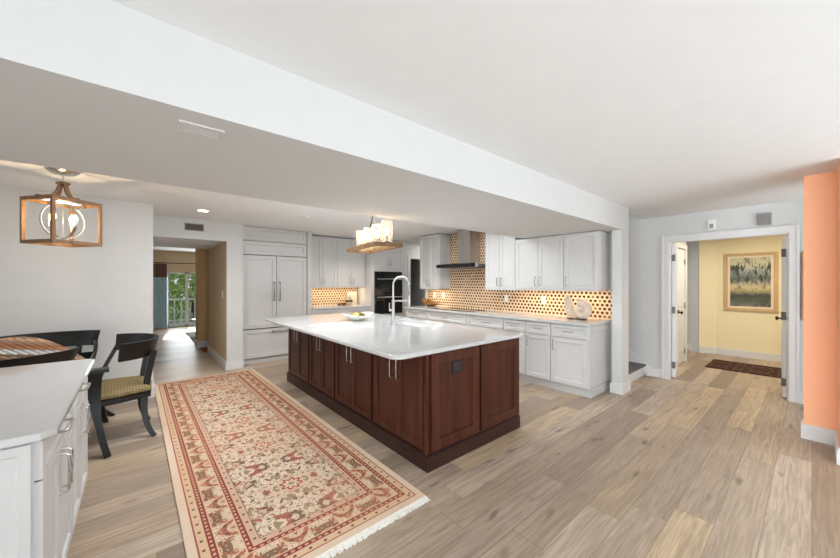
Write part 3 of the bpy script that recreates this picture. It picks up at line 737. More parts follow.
def far_upper(x0, x1, label):
    Y = 6.70; z0, z1 = 1.352, 2.42
    t = thing('wall_cabinet', label, 'cabinet', ((x0+x1)/2, 6.86, z0), group='wall cabinets on the far wall')
    obj('body', boxb(x0+0.0005, x1-0.0005, Y, 7.017, z0, z1), 'cab', t); obj('light_rail', boxb(x0+0.001, x1-0.001, Y-0.02, Y, z0-0.015, z0+0.006), 'cab', t)
    W = x1-x0; g = 0.004; w2 = (W-3*g)/2; h = z1-z0-0.016
    front(t, 'door', (x0+g, Y, z0+0.008), UX, NY, w2, h, 'cab', [(w2-0.035, 0.12, 'v')], 0.13)
    front(t, 'door', (x0+2*g+w2, Y, z0+0.008), UX, NY, w2, h, 'cab', [(0.035, 0.12, 'v')], 0.13)
far_upper(2.636, 3.315, 'white two-door wall cabinet beside the refrigerator end panel')
far_upper(3.315, 4.005, 'white two-door wall cabinet beside the oven tower')
strip_light(2.70, 3.95, 6.80, 6.86, 1.342, 3.4, 'x')
def far_base(x0, x1, label):
    t = thing('base_cabinet', label, 'cabinet', ((x0+x1)/2, 6.7, 0), group='base cabinets under the far worktop')
    obj('body', boxb(x0+0.0005, x1-0.0005, FY, 7.017, 0.11, TOPZ), 'cab', t); obj('toe_kick', boxb(x0+0.0005, x1-0.0005, FY+0.045, 7.017, 0, 0.11), 'cab', t)
    W = x1-x0
    front(t, 'drawer', (x0+0.004, FY, 0.73), UX, NY, W-0.008, 0.163, 'cab', [(W/2, 0.08, 'h')], 0.13, stile=0.045)
    w2 = (W-0.012)/2
    front(t, 'door', (x0+0.004, FY, 0.12), UX, NY, w2, 0.60, 'cab', [(w2-0.035, 0.5, 'v')], 0.13); front(t, 'door', (x0+0.008+w2, FY, 0.12), UX, NY, w2, 0.60, 'cab', [(0.035, 0.5, 'v')], 0.13)
far_base(2.636, 3.315, 'white base cabinet under the far worktop nearest the refrigerator')
far_base(3.315, 4.005, 'white base cabinet under the far worktop nearest the oven tower')
o = obj('worktop', boxb(2.636, 4.005, 6.385, 7.017, TOPZ, 0.94, 0.004), 'quartz'); origin_to_base(o); tag(o, 'short white worktop between the refrigerator panel and the oven tower', 'worktop')

t = thing('oven_cabinet', 'tall white oven tower cabinet beside the grey doorway', 'cabinet', (4.49, 6.7, 0))
OX0, OX1 = 4.01, 4.975
bm = nb(); box(bm, OX0, 4.10, FY, 7.02, 0.0, 2.43); box(bm, 4.885, OX1, FY, 7.02, 0.0, 2.43); box(bm, 4.10, 4.885, FY, 7.02, 0.10, 0.715); box(bm, 4.10, 4.885, FY, 7.02, 1.70, 2.43); box(bm, 4.10, 4.885, 6.95, 7.02, 0.715, 1.70)
obj('body', bm, 'cab', t)
front(t, 'door', (OX0+0.07, FY, 1.78), UX, NY, 0.415, 0.635, 'cab', [(0.375, 0.12, 'v')], 0.13); front(t, 'door', (OX0+0.49, FY, 1.78), UX, NY, 0.415, 0.635, 'cab', [(0.04, 0.12, 'v')], 0.13)
front(t, 'drawer', (OX0+0.07, FY, 0.12), UX, NY, 0.835, 0.56, 'cab', [(0.42, 0.46, 'h')], 0.2)
t = thing('wall_oven', 'black glass double wall oven built into the white tower', 'oven', (4.49, 6.68, 0.72))
obj('body', boxb(4.105, 4.88, FY+0.005, 6.94, 0.72, 1.695), 'grey_plastic', t)
obj('control_panel', boxb(4.105, 4.88, FY-0.02, FY+0.005, 1.575, 1.695, 0.002), 'black_glass', t, label='black glass control panel')
for z0, z1, hz in ((1.16, 1.57, 1.525), (0.72, 1.15, 1.105)):
    dd = obj('oven_door', boxb(4.105, 4.88, FY-0.03, FY+0.005, z0, z1, 0.003), 'black_glass', t)
    bm = nb(); tube(bm, [(4.14, FY-0.075, hz), (4.845, FY-0.075, hz)], 0.013, 10)
    for x in (4.16, 4.825): tube(bm, [(x, FY-0.03, hz), (x, FY-0.075, hz)], 0.008, 8)
    obj('handle', bm, 'steel', dd, smooth=True, label='steel bar handle')
    if z0 > 1: obj('window', boxb(4.24, 4.52, FY-0.032, FY-0.03, 1.22, 1.40), 'oven_reflection', dd, label='faint reflection painted on the oven glass')  # patch in a lighter tone stands in for a reflection on the glass

# items on the far worktop
t = thing('ceramic_jar', 'tan ceramic jar with a dark band on the far worktop', 'jar', (3.62, 6.72, 0.94))
bm = nb(); lathe(bm, [(0.05, 0), (0.075, 0.03), (0.08, 0.09), (0.055, 0.15), (0.045, 0.17)], n=20); obj('body', bm, 'jar_tan', t, True, True)
bm = nb(); lathe(bm, [(0.081, 0.075), (0.084, 0.09), (0.078, 0.11)], n=20); obj('band', bm, 'dark_bronze', t, True, True, label='dark band')
bm = nb(); lathe(bm, [(0.05, 0.17), (0.055, 0.18), (0.04, 0.215), (0.012, 0.225), (0.015, 0.245), (0, 0.25)], n=20); obj('lid', bm, 'shell', t, True, True, label='pale lid')
bm = nb(); box(bm, 3.72, 3.97, 6.985, 7.003, 0.945, 1.235, 0.004); o = obj('cream_reflection', bm, 'board'); origin_to_base(o); o.rotation_euler = (math.radians(-4), 0, 0); o.location = (3.845, 6.965, 0.942)  # cream sheet stands in for the warm-lit side of the oven tower
tag(o, 'cream sheet painted as the warm reflection beside the oven tower', 'painted reflection')
for x, lab in ((3.38, 'small brown bowl on the far worktop, further from the jar'), (3.49, 'small brown bowl on the far worktop right beside the jar')):
    bm = nb(); lathe(bm, [(0.02, 0), (0.045, 0.02), (0.055, 0.045), (0.05, 0.045), (0.04, 0.02), (0, 0.012)], (0, 0, 0), 18)
    o = obj('snack_bowl', bm, 'brown_fruit', smooth=True); o.location = (x, 6.70, 0.94); tag(o, lab, 'bowl')

# ------------------------------------------------------------------ island
IX0, IX1, IY0, IY1 = 1.705, 2.91, 1.915, 5.0
IT = 0.905
t = thing('kitchen_island', 'large dark cherry wood kitchen island with panelled doors', 'kitchen island', ((IX0+IX1)/2, (IY0+IY1)/2, 0))
bm = nb(); box(bm, IX0, IX1, IY0, IY1, 0.13, 0.64)     # hollow around the sink basin
box(bm, IX0, 2.44, IY0, IY1, 0.64, IT); box(bm, 2.865, IX1, IY0, IY1, 0.64, IT); box(bm, 2.44, 2.865, IY0, 2.87, 0.64, IT); box(bm, 2.44, 2.865, 3.70, IY1, 0.64, IT)
obj('body', bm, 'cherry', t)
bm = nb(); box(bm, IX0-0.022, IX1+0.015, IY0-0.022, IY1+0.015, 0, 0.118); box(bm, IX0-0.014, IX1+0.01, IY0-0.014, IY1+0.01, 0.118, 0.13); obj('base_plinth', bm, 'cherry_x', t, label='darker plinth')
edges = [1.945, 2.285, 2.665, 2.70, 3.075, 3.445, 3.48, 3.83, 4.19, 4.22, 4.58, 4.96]
for k in range(0, 12, 3):
    a, b, c = edges[k], edges[k+1], edges[k+2]
    if k == 0: a, b, c = 1.955, 2.305, 2.660
    h = 0.745; z = 0.145
    front(t, 'door', (IX0, b-0.002, z), UY, NX, b-a-0.004, h, 'cherry', [(0.045, 0.585, 'v')], 0.20, stile=0.06, pmat='nickel')
    front(t, 'door', (IX0, c-0.002, z), UY, NX, c-b-0.004, h, 'cherry', [(c-b-0.049, 0.585, 'v')], 0.20, stile=0.06, pmat='nickel')
bm = nb(); box(bm, IX0-0.018, IX0+0.012, IY0-0.006, 1.945, 0.13, IT-0.002, 0.004); obj('corner_post', bm, 'cherry', t)
for x0, x1 in ((IX0+0.022, 2.292), (2.318, IX1-0.006)):
    bm = nb(); shaker(bm, (x0, IY0, 0.14), (1, 0, 0), (0, -1, 0), x1-x0, IT-0.15, 0.026, 0.085, 0.020); obj('end_panel', bm, 'cherry', t)
bm = nb(); box(bm, 1.958, 2.085, IY0-0.013, IY0-0.005, 0.70, 0.815, 0.002); oc = obj('outlet_cover', bm, 'brown_plastic', t, label='dark bronze outlet cover')
bm = nb(); box(bm, 1.975, 2.068, IY0-0.0165, IY0-0.013, 0.72, 0.795, 0.001); obj('socket_face', bm, 'black', oc, label='black socket face')

def rounded(x0, x1, y0, y1, r, n=6, which=(1, 1, 1, 1)):
    out = []
    for (cx, cy, a0), on in zip(((x0+r, y0+r, PI), (x1-r, y0+r, 1.5*PI), (x1-r, y1-r, 0), (x0+r, y1-r, 0.5*PI)), which):
        for i in range(n+1):
            a = a0+PI/2*i/n; out.append((cx+r*math.cos(a), cy+r*math.sin(a)))
    return out
def slab_with_hole(outer, inner, z0, z1, bev):
    bm = nb()
    def ring(poly, z): return [bm.verts.new((x, y, z)) for x, y in poly]
    cx = sum(p[0] for p in outer)/len(outer); cy = sum(p[1] for p in outer)/len(outer)
    def shrink(poly, d): return [(x+(d if x < cx else -d)*1.0, y+(d if y < cy else -d)*1.0) for x, y in poly]
    o0 = ring(shrink(outer, bev), z0); o1 = ring(outer, z0+bev); o2 = ring(outer, z1-bev); o3 = ring(shrink(outer, bev), z1)
    for a, b in ((o0, o1), (o1, o2), (o2, o3)):
        n = len(a)
        for i in range(n): bm.faces.new((a[i], a[(i+1) % n], b[(i+1) % n], b[i]))
    if inner:
        i0 = ring(inner, z0); i1 = ring(inner, z1); n = len(inner)
        for i in range(n): bm.faces.new((i0[i], i0[(i+1) % n], i1[(i+1) % n], i1[i]))
        for a, b in ((o0, i0), (o3, i1)):
            es = []
            for rg in (a, b):
                for i in range(len(rg)): es.append(bm.edges.get((rg[i], rg[(i+1) % len(rg)])))
            bmesh.ops.triangle_fill(bm, edges=es, use_beauty=True)
    else:
        bm.faces.new(list(reversed(o0))); bm.faces.new(o3)
    return bm
outer = rounded(1.365, 2.985, 1.865, 5.045, 0.085)
inner = rounded(2.47, 2.835, 2.90, 3.67, 0.03, 3)
o = obj('island_worktop', slab_with_hole(outer, inner, IT, 0.94, 0.007), 'quartz'); origin_to_base(o); tag(o, 'big white quartz slab topping the dark wood island', 'worktop')
bm = nb()
box(bm, 2.445, 2.46, 2.875, 3.695, 0.66, IT-0.001); box(bm, 2.845, 2.86, 2.875, 3.695, 0.66, IT-0.001); box(bm, 2.46, 2.845, 2.875, 2.89, 0.66, IT-0.001); box(bm, 2.46, 2.845, 3.68, 3.695, 0.66, IT-0.001); box(bm, 2.445, 2.86, 2.875, 3.695, 0.645, 0.66)
o = obj('sink_basin', bm, 'sink'); origin_to_base(o); tag(o, 'white undermount sink basin set into the island top', 'sink')
# faucet
fx, fy = 2.375, 3.30
t = thing('kitchen_faucet', 'tall brushed steel pull-down faucet with coiled arch on island', 'faucet', (fx, fy, 0.94))
bm = nb(); lathe(bm, [(0.028, 0), (0.028, 0.01), (0.02, 0.014), (0.02, 0.29), (0.016, 0.30)], n=18); obj('body', bm, 'chrome', t, True, True)
R = 0.098; du = Vector((0.72, -0.69, 0)).normalized()
arc = [Vector((0, 0, 0.30)), Vector((0, 0, 0.46))]+[Vector((0, 0, 0.48))+du*(R-R*math.cos(a))+Vector((0, 0, R*math.sin(a))) for a in [PI*i/14 for i in range(15)]]+[du*2*R+Vector((0, 0, 0.36))]
bm = nb(); tube(bm, arc, 0.0125, 12); obj('spout', bm, 'chrome', t, True, True)
bm = nb()
p = du*2*R
lathe(bm, [(0.013, 0.19), (0.017, 0.20), (0.017, 0.29), (0.013, 0.36)], (p.x, p.y, 0), 14); obj('spray_head', bm, 'chrome', t, True, True)
bm = nb(); tube(bm, [(0, 0, 0.285), (p.x, p.y, 0.285)], 0.009, 8); lathe(bm, [(0.022, 0.27), (0.022, 0.30)], (p.x, p.y, 0), 14); obj('holder_arm', bm, 'chrome', t, True, True)
bm = nb(); tube(bm, [(0, 0, 0.17), tuple(-du*0.045+Vector((0, 0, 0.17)))], 0.012, 10); tube(bm, [tuple(-du*0.045+Vector((0, 0, 0.155))), tuple(-du*0.045+Vector((0, 0, 0.26)))], 0.006, 8); obj('lever', bm, 'chrome', t, True, True)

# fruit bowl
bx, by = 2.26, 3.96
t = thing('fruit_bowl', 'shallow white bowl of fruit on the island top', 'bowl', (bx, by, 0.942))
bm = nb(); lathe(bm, [(0.07, 0), (0.075, 0.008), (0.14, 0.03), (0.20, 0.075), (0.205, 0.085), (0.195, 0.083), (0.13, 0.04), (0.05, 0.022), (0, 0.02)], n=32)
for v in bm.verts: v.co.x *= 1.0; v.co.z += 0.012*(v.co.to_2d().length/0.2)**4*math.cos(2*math.atan2(v.co.y, v.co.x))
obj('dish', bm, 'white_cer', t, True, True)
fr = [(0.0, 0.0, 'gold_fruit', 'round yellow fruit in the middle of the white bowl'), (-0.075, 0.02, 'green_fruit', 'green fruit on the side of the bowl towards the refrigerator'),
      (0.07, -0.03, 'gold_fruit', 'yellow fruit on the side of the bowl towards the faucet'), (-0.02, 0.085, 'brown_fruit', 'brown pod at the back of the bowl'), (0.02, -0.085, 'brown_fruit', 'brown pod at the front of the bowl'),
      (-0.06, -0.06, 'gold_fruit', 'yellow fruit at the front of the bowl on the rug side'), (0.07, 0.06, 'green_fruit', 'green fruit at the back of the bowl behind the yellow one')]
for dx, dy, m, lab in fr:
    r = 0.036; rr = math.hypot(dx, dy)
    bm = nb(); ball(bm, (0, 0, 0), r, 1.1, 1, 0.92, 14)
    o = obj('fruit', bm, m, smooth=True); o.location = (bx+dx, by+dy, 0.94+0.024+r*0.93+max(0, rr-0.05)*0.32); tag(o, lab, 'fruit', 'fruit in the white bowl')

# shell sculpture on the hood worktop
t = thing('shell_sculpture', 'large cream shell sculpture on worktop beside the column', 'sculpture', (4.64, 2.06, 0.94))
bm = nb()
pts, sc = [], []
for i in range(64):
    a = i/63*2.15*2*PI; r = 0.0165*math.exp(0.150*a)
    ph = a+0.9
    pts.append((0.0, -r*math.cos(ph)*0.92, r*math.sin(ph)*0.92)); sc.append((0.44*r+0.008, 0.50*r+0.008))
zmin = min(p[2]-s[1] for p, s in zip(pts, sc))
pts = [(x, y, z-zmin+0.004) for x, y, z in pts]
sweep(bm, pts, circ(1.0, 16), [(s[1], s[0]*1.1) for s in sc], up=Vector((1, 0, 0)))
for v in bm.verts:
    v.co += Vector((0, 0, 0))
bmesh.ops.rotate(bm, verts=bm.verts, matrix=Matrix.Rotation(math.radians(18), 3, 'Z'))
obj('coil', bm, 'shell', t, True, 60)
bm = nb()     # flaring lip: a curved fan standing left of the coil
rows = []
for i in range(13):
    v = i/12; z = 0.012+0.32*v; hw = 0.065*math.sin(PI*(0.12+0.83*v))**0.8
    rows.append([(0.03*math.sin(PI*j/8)+0.02*v-0.02, 0.125+0.05*v-(-hw+2*hw*j/8), z) for j in range(9)])
for off in (0, 1):
    R_ = [[bm.verts.new((x+(0.012 if off else 0), y, z)) for x, y, z in r] for r in rows]
    for i in range(12):
        for j in range(8): bm.faces.new((R_[i][j], R_[i][j+1], R_[i+1][j+1], R_[i+1][j]))
    if off:
        for i in range(12):
            bm.faces.new((P_[i][0], R_[i][0], R_[i+1][0], P_[i+1][0])); bm.faces.new((P_[i][8], R_[i][8], R_[i+1][8], P_[i+1][8]))
        for j in range(8):
            bm.faces.new((P_[0][j], R_[0][j], R_[0][j+1], P_[0][j+1])); bm.faces.new((P_[12][j], R_[12][j], R_[12][j+1], P_[12][j+1]))
    P_ = R_
obj('lip', bm, 'shell', t, True, True)
bm = nb(); box(bm, -0.05, 0.05, -0.07, 0.17, 0, 0.012, 0.003); obj('base', bm, 'dark_bronze', t, True, label='dark base')
# amber ornament by the cooktop
t = thing('amber_dish', 'amber glass dish with tall curled rim at the left end of the worktop', 'dish', (4.72, 5.22, 0.94))
bm = nb(); lathe(bm, [(0.04, 0), (0.10, 0.012), (0.15, 0.04), (0.17, 0.06), (0.165, 0.062), (0.14, 0.045), (0.09, 0.02), (0, 0.012)], n=26)
for v in bm.verts: v.co.z += 0.10*max(0, v.co.y/0.17)*(v.co.to_2d().length/0.17)**2
obj('dish', bm, 'amber', t, True, True)
bm = nb(); tube(bm, [(0.02*math.cos(a), 0.05+0.06*math.cos(a), 0.08+0.06*math.sin(a)) for a in [2*PI*i/20 for i in range(20)]], 0.012, 8, closed=True); obj('loop', bm, 'amber', t, True, True)

# ------------------------------------------------------------------ near white cabinet on the left
LX, LY0, LY1, LT = -0.284, 1.815, 3.27, 0.885
t = thing('buffet_cabinet', 'white buffet cabinet beside the rug in the dining area', 'cabinet', (-0.75, 2.5, 0))
obj('body', boxb(-1.20, LX, LY0+0.004, LY1, 0.10, LT), 'cab', t); obj('toe_kick', boxb(-1.20, LX-0.05, LY0+0.03, LY1-0.03, 0, 0.10), 'cab', t)
bm = nb(); shaker(bm, (-1.19, LY0+0.004, 0.11), (1, 0, 0), (0, -1, 0), 1.19+LX-0.004, LT-0.12, 0.012, 0.035, 0.008); obj('end_panel', bm, 'cab', t)
bays = [(1.82, 2.53), (2.55, 3.25)]
for a, b in bays:
    front(t, 'drawer', (LX, a, 0.735), Vector((0, 1, 0)), UX, b-a, 0.14, 'cab', [((b-a)/2, 0.075, 'h')], 0.17, stile=0.035, t=0.023, pmat='steel', r=0.006)
    w2 = (b-a-0.005)/2
    front(t, 'door', (LX, a, 0.11), Vector((0, 1, 0)), UX, w2, 0.618, 'cab', [(w2-0.03, 0.50, 'v')], 0.17, stile=0.05, t=0.023, pmat='steel', r=0.006)
    front(t, 'door', (LX, a+w2+0.005, 0.11), Vector((0, 1, 0)), UX, w2, 0.618, 'cab', [(0.03, 0.50, 'v')], 0.17, stile=0.05, t=0.023, pmat='steel', r=0.006)
poly = [(-1.22, 1.782), (-0.262, 1.782), (-0.226, 1.818), (-0.226, 3.27), (-0.262, 3.306), (-1.22, 3.306)]
o = obj('buffet_worktop', slab_with_hole(poly, None, LT, 0.915, 0.006), 'quartz'); origin_to_base(o); tag(o, 'white worktop with clipped corner on the near buffet cabinet', 'worktop')

# ------------------------------------------------------------------ klismos chairs and the glass table
def chair(label, loc, rz, arms=(1, 1), group='black curved-back dining chairs', rail_z=(0.755, 0.915), rail_w=0.41, kind='dining_chair', rail_d=0.315):
    """faces +x locally; origin on the floor under the seat"""
    t = thing(kind, label, 'chair', loc, rz, group)
    P = lambda n, bm, m, s=False, **k: obj(n, bm, m, t, True, s, **k)
    # seat frame (curved trapezoid) and cushion
    def outline(g): return [(-0.19-g, -0.24-g*0.6), (0.02, -0.29-g), (0.19+g, -0.31-g), (0.205+g, 0), (0.19+g, 0.31+g), (0.02, 0.29+g), (-0.19-g, 0.24+g*0.6), (-0.215-g, 0)]
    bm = nb(); prism(bm, outline(0), 0.375, 0.425); P('seat_frame', bm, 'lacquer')
    bm = nb()
    rings = []
    for g, z in ((-0.02, 0.425), (0.004, 0.437), (0.006, 0.462), (-0.03, 0.487), (-0.12, 0.498)):
        rings.append([bm.verts.new((x, y, z)) for x, y in outline(g)])
    for a, b in zip(rings, rings[1:]):
        for i in range(8): bm.faces.new((a[i], a[(i+1) % 8], b[(i+1) % 8], b[i]))
    bm.faces.new(rings[-1]); bm.faces.new(list(reversed(rings[0])))
    P('cushion', bm, 'seat', 50, label='olive patterned cushion')
    for s in (-1, 1):
        # front sabre leg carried up to a flat arm block
        bm = nb(); pts = bez([(0.19, s*0.34, 0.70), (0.20, s*0.30, 0.42), (0.17, s*0.36, 0.2), (0.11, s*0.495, 0.0)], 14)
        style = arms[0 if s < 0 else 1]
        if not style: pts = bez([(0.17, s*0.28, 0.41), (0.15, s*0.28, 0.30), (0.15, s*0.36, 0.12), (0.11, s*0.495, 0.0)], 14)
        sweep(bm, pts, rect(1, 1), [((0.085-0.05*(i/14)), (0.10-0.055*min(1, i/9))) if style else (0.055-0.02*i/14, 0.06-0.022*i/14) for i in range(15)], up=Vector((1, 0, 0))); P('leg', bm, 'lacquer')
        if style:
            bm = nb(); prism(bm, [(0.25, s*0.28), (0.25, s*0.385), (0.10, s*0.385), (0.10, s*0.28)], 0.685, 0.715); P('arm_block', bm, 'lacquer')
        else:
            ex = -0.235+rail_d
            bm = nb(); sweep(bm, bez([(0.175, s*0.285, 0.42), (0.16, s*0.30, 0.55), (ex+0.05, s*(rail_w+0.01), 0.66), (ex-0.01, s*(rail_w-0.005), 0.80)], 10), rect(0.034, 0.034), up=Vector((1, 0, 0))); P('arm', bm, 'lacquer')
        # rear leg and post
        bm = nb(); pts = bez([(-0.15, s*0.20, 0.41), (-0.13, s*0.21, 0.25), (-0.15, s*0.23, 0.10), (-0.215, s*0.27, 0.0)], 12)
        sweep(bm, pts, rect(1, 1), [(0.05-0.012*i/12, 0.052-0.014*i/12) for i in range(13)], up=Vector((1, 0, 0))); P('leg', bm, 'lacquer')
        bm = nb(); sweep(bm, bez([(-0.155, s*0.185, 0.40), (-0.17, s*0.19, 0.60), (-0.215, s*0.21, 0.80)], 8), rect(0.045, 0.05), up=Vector((1, 0, 0))); P('back_post', bm, 'lacquer')
    # broad curved back rail
    bm = nb(); rows = []
    N = 22
    for i in range(N+1):
        a = -1+2*i/N
        y = rail_w*math.sin(a*PI/2*0.92)/math.sin(PI/2*0.92); x = -0.235+rail_d*(1-math.cos(a*PI/2*0.92))/(1-math.cos(PI/2*0.92))
        dirx, diry = x-0.15, y; L = math.hypot(dirx, diry); ox, oy = dirx/L*0.022, diry/L*0.022
        fl = 0.018
        rows.append([(x, y, rail_z[0]), (x+ox+fl*dirx/L, y+oy+fl*diry/L, rail_z[1]), (x+fl*dirx/L, y+fl*diry/L, rail_z[1]), (x-ox, y-oy, rail_z[0])])
    V = [[bm.verts.new(p) for p in r] for r in rows]
    for i in range(N):
        for j in range(4): bm.faces.new((V[i][j], V[i][(j+1) % 4], V[i+1][(j+1) % 4], V[i+1][j]))
    bm.faces.new(V[0]); bm.faces.new(list(reversed(V[-1])))
    P('back_rail', bm, 'lacquer', 45)
    return t
chair('black curved-back chair beside the rug with its olive seat in full view', (-0.105, 4.28, 0), PI+math.radians(3.5), arms=(0, 1), rail_w=0.37, rail_d=0.275)
chair('black curved-back chair with its back to the white dining wall', (-0.69, 5.04, 0), -PI/2, arms=(0, 0), rail_w=0.345, rail_d=0.12)
chair('black curved-back chair holding the striped cushion behind the buffet cabinet', (-0.754, 3.89, 0), PI/2+math.radians(25), arms=(0, 0), rail_w=0.345, rail_d=0.15)
# striped cushion leaning inside the near chair
t = thing('throw_pillow', 'brown and white woven striped pillow on the near chair', 'pillow', (-0.73, 3.85, 0.50), 0)
bm = nb(); ret = bmesh.ops.create_uvsphere(bm, u_segments=32, v_segments=20, radius=1)
for v in bm.verts:
    x, y, z = v.co
    k = 0.35+0.65*(1-abs(x)**2.2)
    v.co = Vector((x*0.43, y*0.075, z*0.28*k+0.28))
bmesh.ops.rotate(bm, verts=bm.verts, matrix=Matrix.Rotation(math.radians(9), 3, 'X'))
bmesh.ops.rotate(bm, verts=bm.verts, matrix=Matrix.Rotation(math.radians(25), 3, 'Z'))
obj('cover', bm, 'pillow', t, True, True)
t = thing('dining_table', 'smoked glass dining table between the black chairs', 'table', (-1.15, 4.55, 0))
bm = slab_with_hole(rounded(-1.95, -0.335, 4.35, 4.80, 0.03), None, 0.725, 0.74, 0.003); obj('tabletop', bm, 'table_glass', t)
bm = nb(); box(bm, -1.45, -0.85, 4.45, 4.75, 0, 0.05, 0.01); lathe(bm, [(0.12, 0.05), (0.07, 0.2), (0.06, 0.5), (0.11, 0.69), (0.16, 0.724)], (-1.15, 4.6, 0), 20); obj('pedestal', bm, 'lacquer', t, label='black pedestal')

# ------------------------------------------------------------------ rugs
def rug_fringe(bm, y, d, hw, L):
    n = 190
    for i in range(n):
        x = -hw+2*hw*(i+0.5)/n; l = L*random.uniform(0.85, 1.1); dx = random.uniform(-0.006, 0.006)
        w2 = hw/n*1.5
        a = [bm.verts.new(p) for p in ((x-w2, y, 0.008), (x+w2, y, 0.008), (x+w2*0.8+dx, y+d*l, 0.003), (x-w2*0.8+dx, y+d*l, 0.003))]
        b = [bm.verts.new(p) for p in ((x-w2, y, 0.001), (x+w2, y, 0.001), (x+w2*0.8+dx, y+d*l, 0.0005), (x-w2*0.8+dx, y+d*l, 0.0005))]
        bm.faces.new(a); bm.faces.new(list(reversed(b)))
        for k in range(4): bm.faces.new((a[k], a[(k+1) % 4], b[(k+1) % 4], b[k]))
ra = math.radians(0.3)
t = thing('runner_rug', 'long cream and red oriental runner rug with white fringe beside the island', 'rug', (0.835, 3.86, 0), ra)
bm = nb(); box(bm, -RW, RW, -RL, RL, 0.001, 0.011, 0.002); obj('pile', bm, 'rug', t, True)
bm = nb(); rug_fringe(bm, -RL, -1, RW-0.003, 0.05); obj('fringe', bm, 'fringe', t, True, label='white cotton fringe')
bm = nb(); rug_fringe(bm, RL, 1, RW-0.003, 0.02); obj('fringe', bm, 'fringe', t, True, label='white cotton fringe')
o = obj('hall_rug', boxb(7.40, 8.25, -0.1, 1.19, 0.001, 0.010, 0.002), 'rug_dark'); origin_to_base(o); tag(o, 'small dark red rug on the hall floor below the framed landscape', 'rug')
o = obj('small_rug', boxb(1.055, 1.75, 8.13, 8.72, 0.001, 0.010, 0.002), 'rug_rust'); origin_to_base(o); o.location.x = 1.40; tag(o, 'small rust red rug just past the beige passage wall', 'rug')
o = obj('area_rug', boxb(1.05, 3.2, 9.5, 11.6, 0.001, 0.012, 0.002), 'grey_carpet'); origin_to_base(o); tag(o, 'grey rug on the living room floor in front of the glass door', 'rug')

# ------------------------------------------------------------------ lantern over the dining table
LCX, LCY = -0.488, 4.19
t = thing('lantern_pendant', 'square weathered wood lantern pendant with candle bulbs over the dining table', 'pendant light', (LCX, LCY, 1.775), math.radians(38))
hs = 0.177; z0, z1 = 0.0, 0.385; b = 0.022
bm = nb()
for zz, hh in ((z0, 0.028), (z1-0.03, 0.03)):
    for s in (-1, 1):
        box(bm, -hs, hs, s*hs-(b if s > 0 else 0), s*hs+(0 if s > 0 else b), zz, zz+hh); box(bm, s*hs-(b if s > 0 else 0), s*hs+(0 if s > 0 else b), -hs+b, hs-b, zz, zz+hh)
for sx in (-1, 1):
    for sy in (-1, 1): box(bm, min(sx*hs, sx*(hs-b)), max(sx*hs, sx*(hs-b)), min(sy*hs, sy*(hs-b)), max(sy*hs, sy*(hs-b)), 0.028, z1-0.03)
obj('cage', bm, 'oak', t, True)
for k in range(4):
    a = k*PI/2; c, s = math.cos(a), math.sin(a)
    bm = nb(); pts = bez([(c*(hs-0.05), s*(hs-0.05), z1+0.005), (c*0.06, s*0.06, z1+0.015), (c*0.035, s*0.035, z1+0.07), (c*0.022, s*0.022, z1+0.14)], 10)
    pts = [Vector((c*(hs-0.002), s*(hs-0.002), z1+0.005))]+pts
    sweep(bm, pts, rect(0.024, 0.012)); obj('strap', bm, 'oak', t, True)
bm = nb(); box(bm, -0.032, 0.032, -0.032, 0.032, z1+0.135, z1+0.155)
obj('crown', bm, 'oak', t, True)
bm = nb()
for i in range(5):
    zc = z1+0.17+i*0.02; ax = i % 2
    tube(bm, [(0.008*math.cos(q) if not ax else 0, 0.008*math.cos(q) if ax else 0, zc+0.015*math.sin(q)) for q in [2*PI*j/10 for j in range(10)]], 0.0025, 6, closed=True)
obj('chain', bm, 'steel', t, True, True)
bm = nb(); lathe(bm, [(0.012, 0.600), (0.080, 0.615), (0.105, 0.635), (0.105, 0.6645)], n=24); obj('canopy', bm, 'steel', t, True, True)
bm = nb(); zc = 0.205; rr = 0.150
for a in (0, PI/2):
    sweep(bm, [(rr*math.cos(q)*math.cos(a), rr*math.cos(q)*math.sin(a), zc+rr*math.sin(q)) for q in [2*PI*j/32 for j in range(32)]], rect(0.004, 0.022), closed=True, up=Vector((math.sin(a), -math.cos(a), 0)))
obj('orb', bm, 'steel', t, True, label='polished metal orb ring')
bm = nb(); tube(bm, [(0, 0, z1-0.02), (0, 0, zc-rr)], 0.004, 8); box(bm, -hs+b, hs-b, -0.01, 0.01, z1-0.028, z1-0.010)
for k in range(4):
    a = k*PI/2+0.4; x, y = 0.088*math.cos(a), 0.088*math.sin(a); tube(bm, bez([(0, 0, zc-0.13), (x*0.6, y*0.6, zc-0.16), (x, y, zc-0.12), (x, y, zc-0.08)], 6), 0.003, 6)
obj('arms', bm, 'steel', t, True, True)
for k in range(4):
    a = k*PI/2+0.4; x, y = 0.088*math.cos(a), 0.088*math.sin(a)
    bm = nb(); lathe(bm, [(0.009, zc-0.085), (0.009, zc+0.0)], (x, y, 0), 10); cd = obj('candle', bm, 'nickel', t, True, True)
    bm = nb(); lathe(bm, [(0.006, zc), (0.016, zc+0.022), (0.013, zc+0.045), (0.002, zc+0.072), (0, zc+0.074)], (x, y, 0), 12); obj('bulb', bm, 'bulb', cd, True, True, label='glowing candle bulb')
lamp('lantern_glow', 'POINT', (LCX, LCY, 1.99), 8, (1, 0.72, 0.42), radius=0.03)

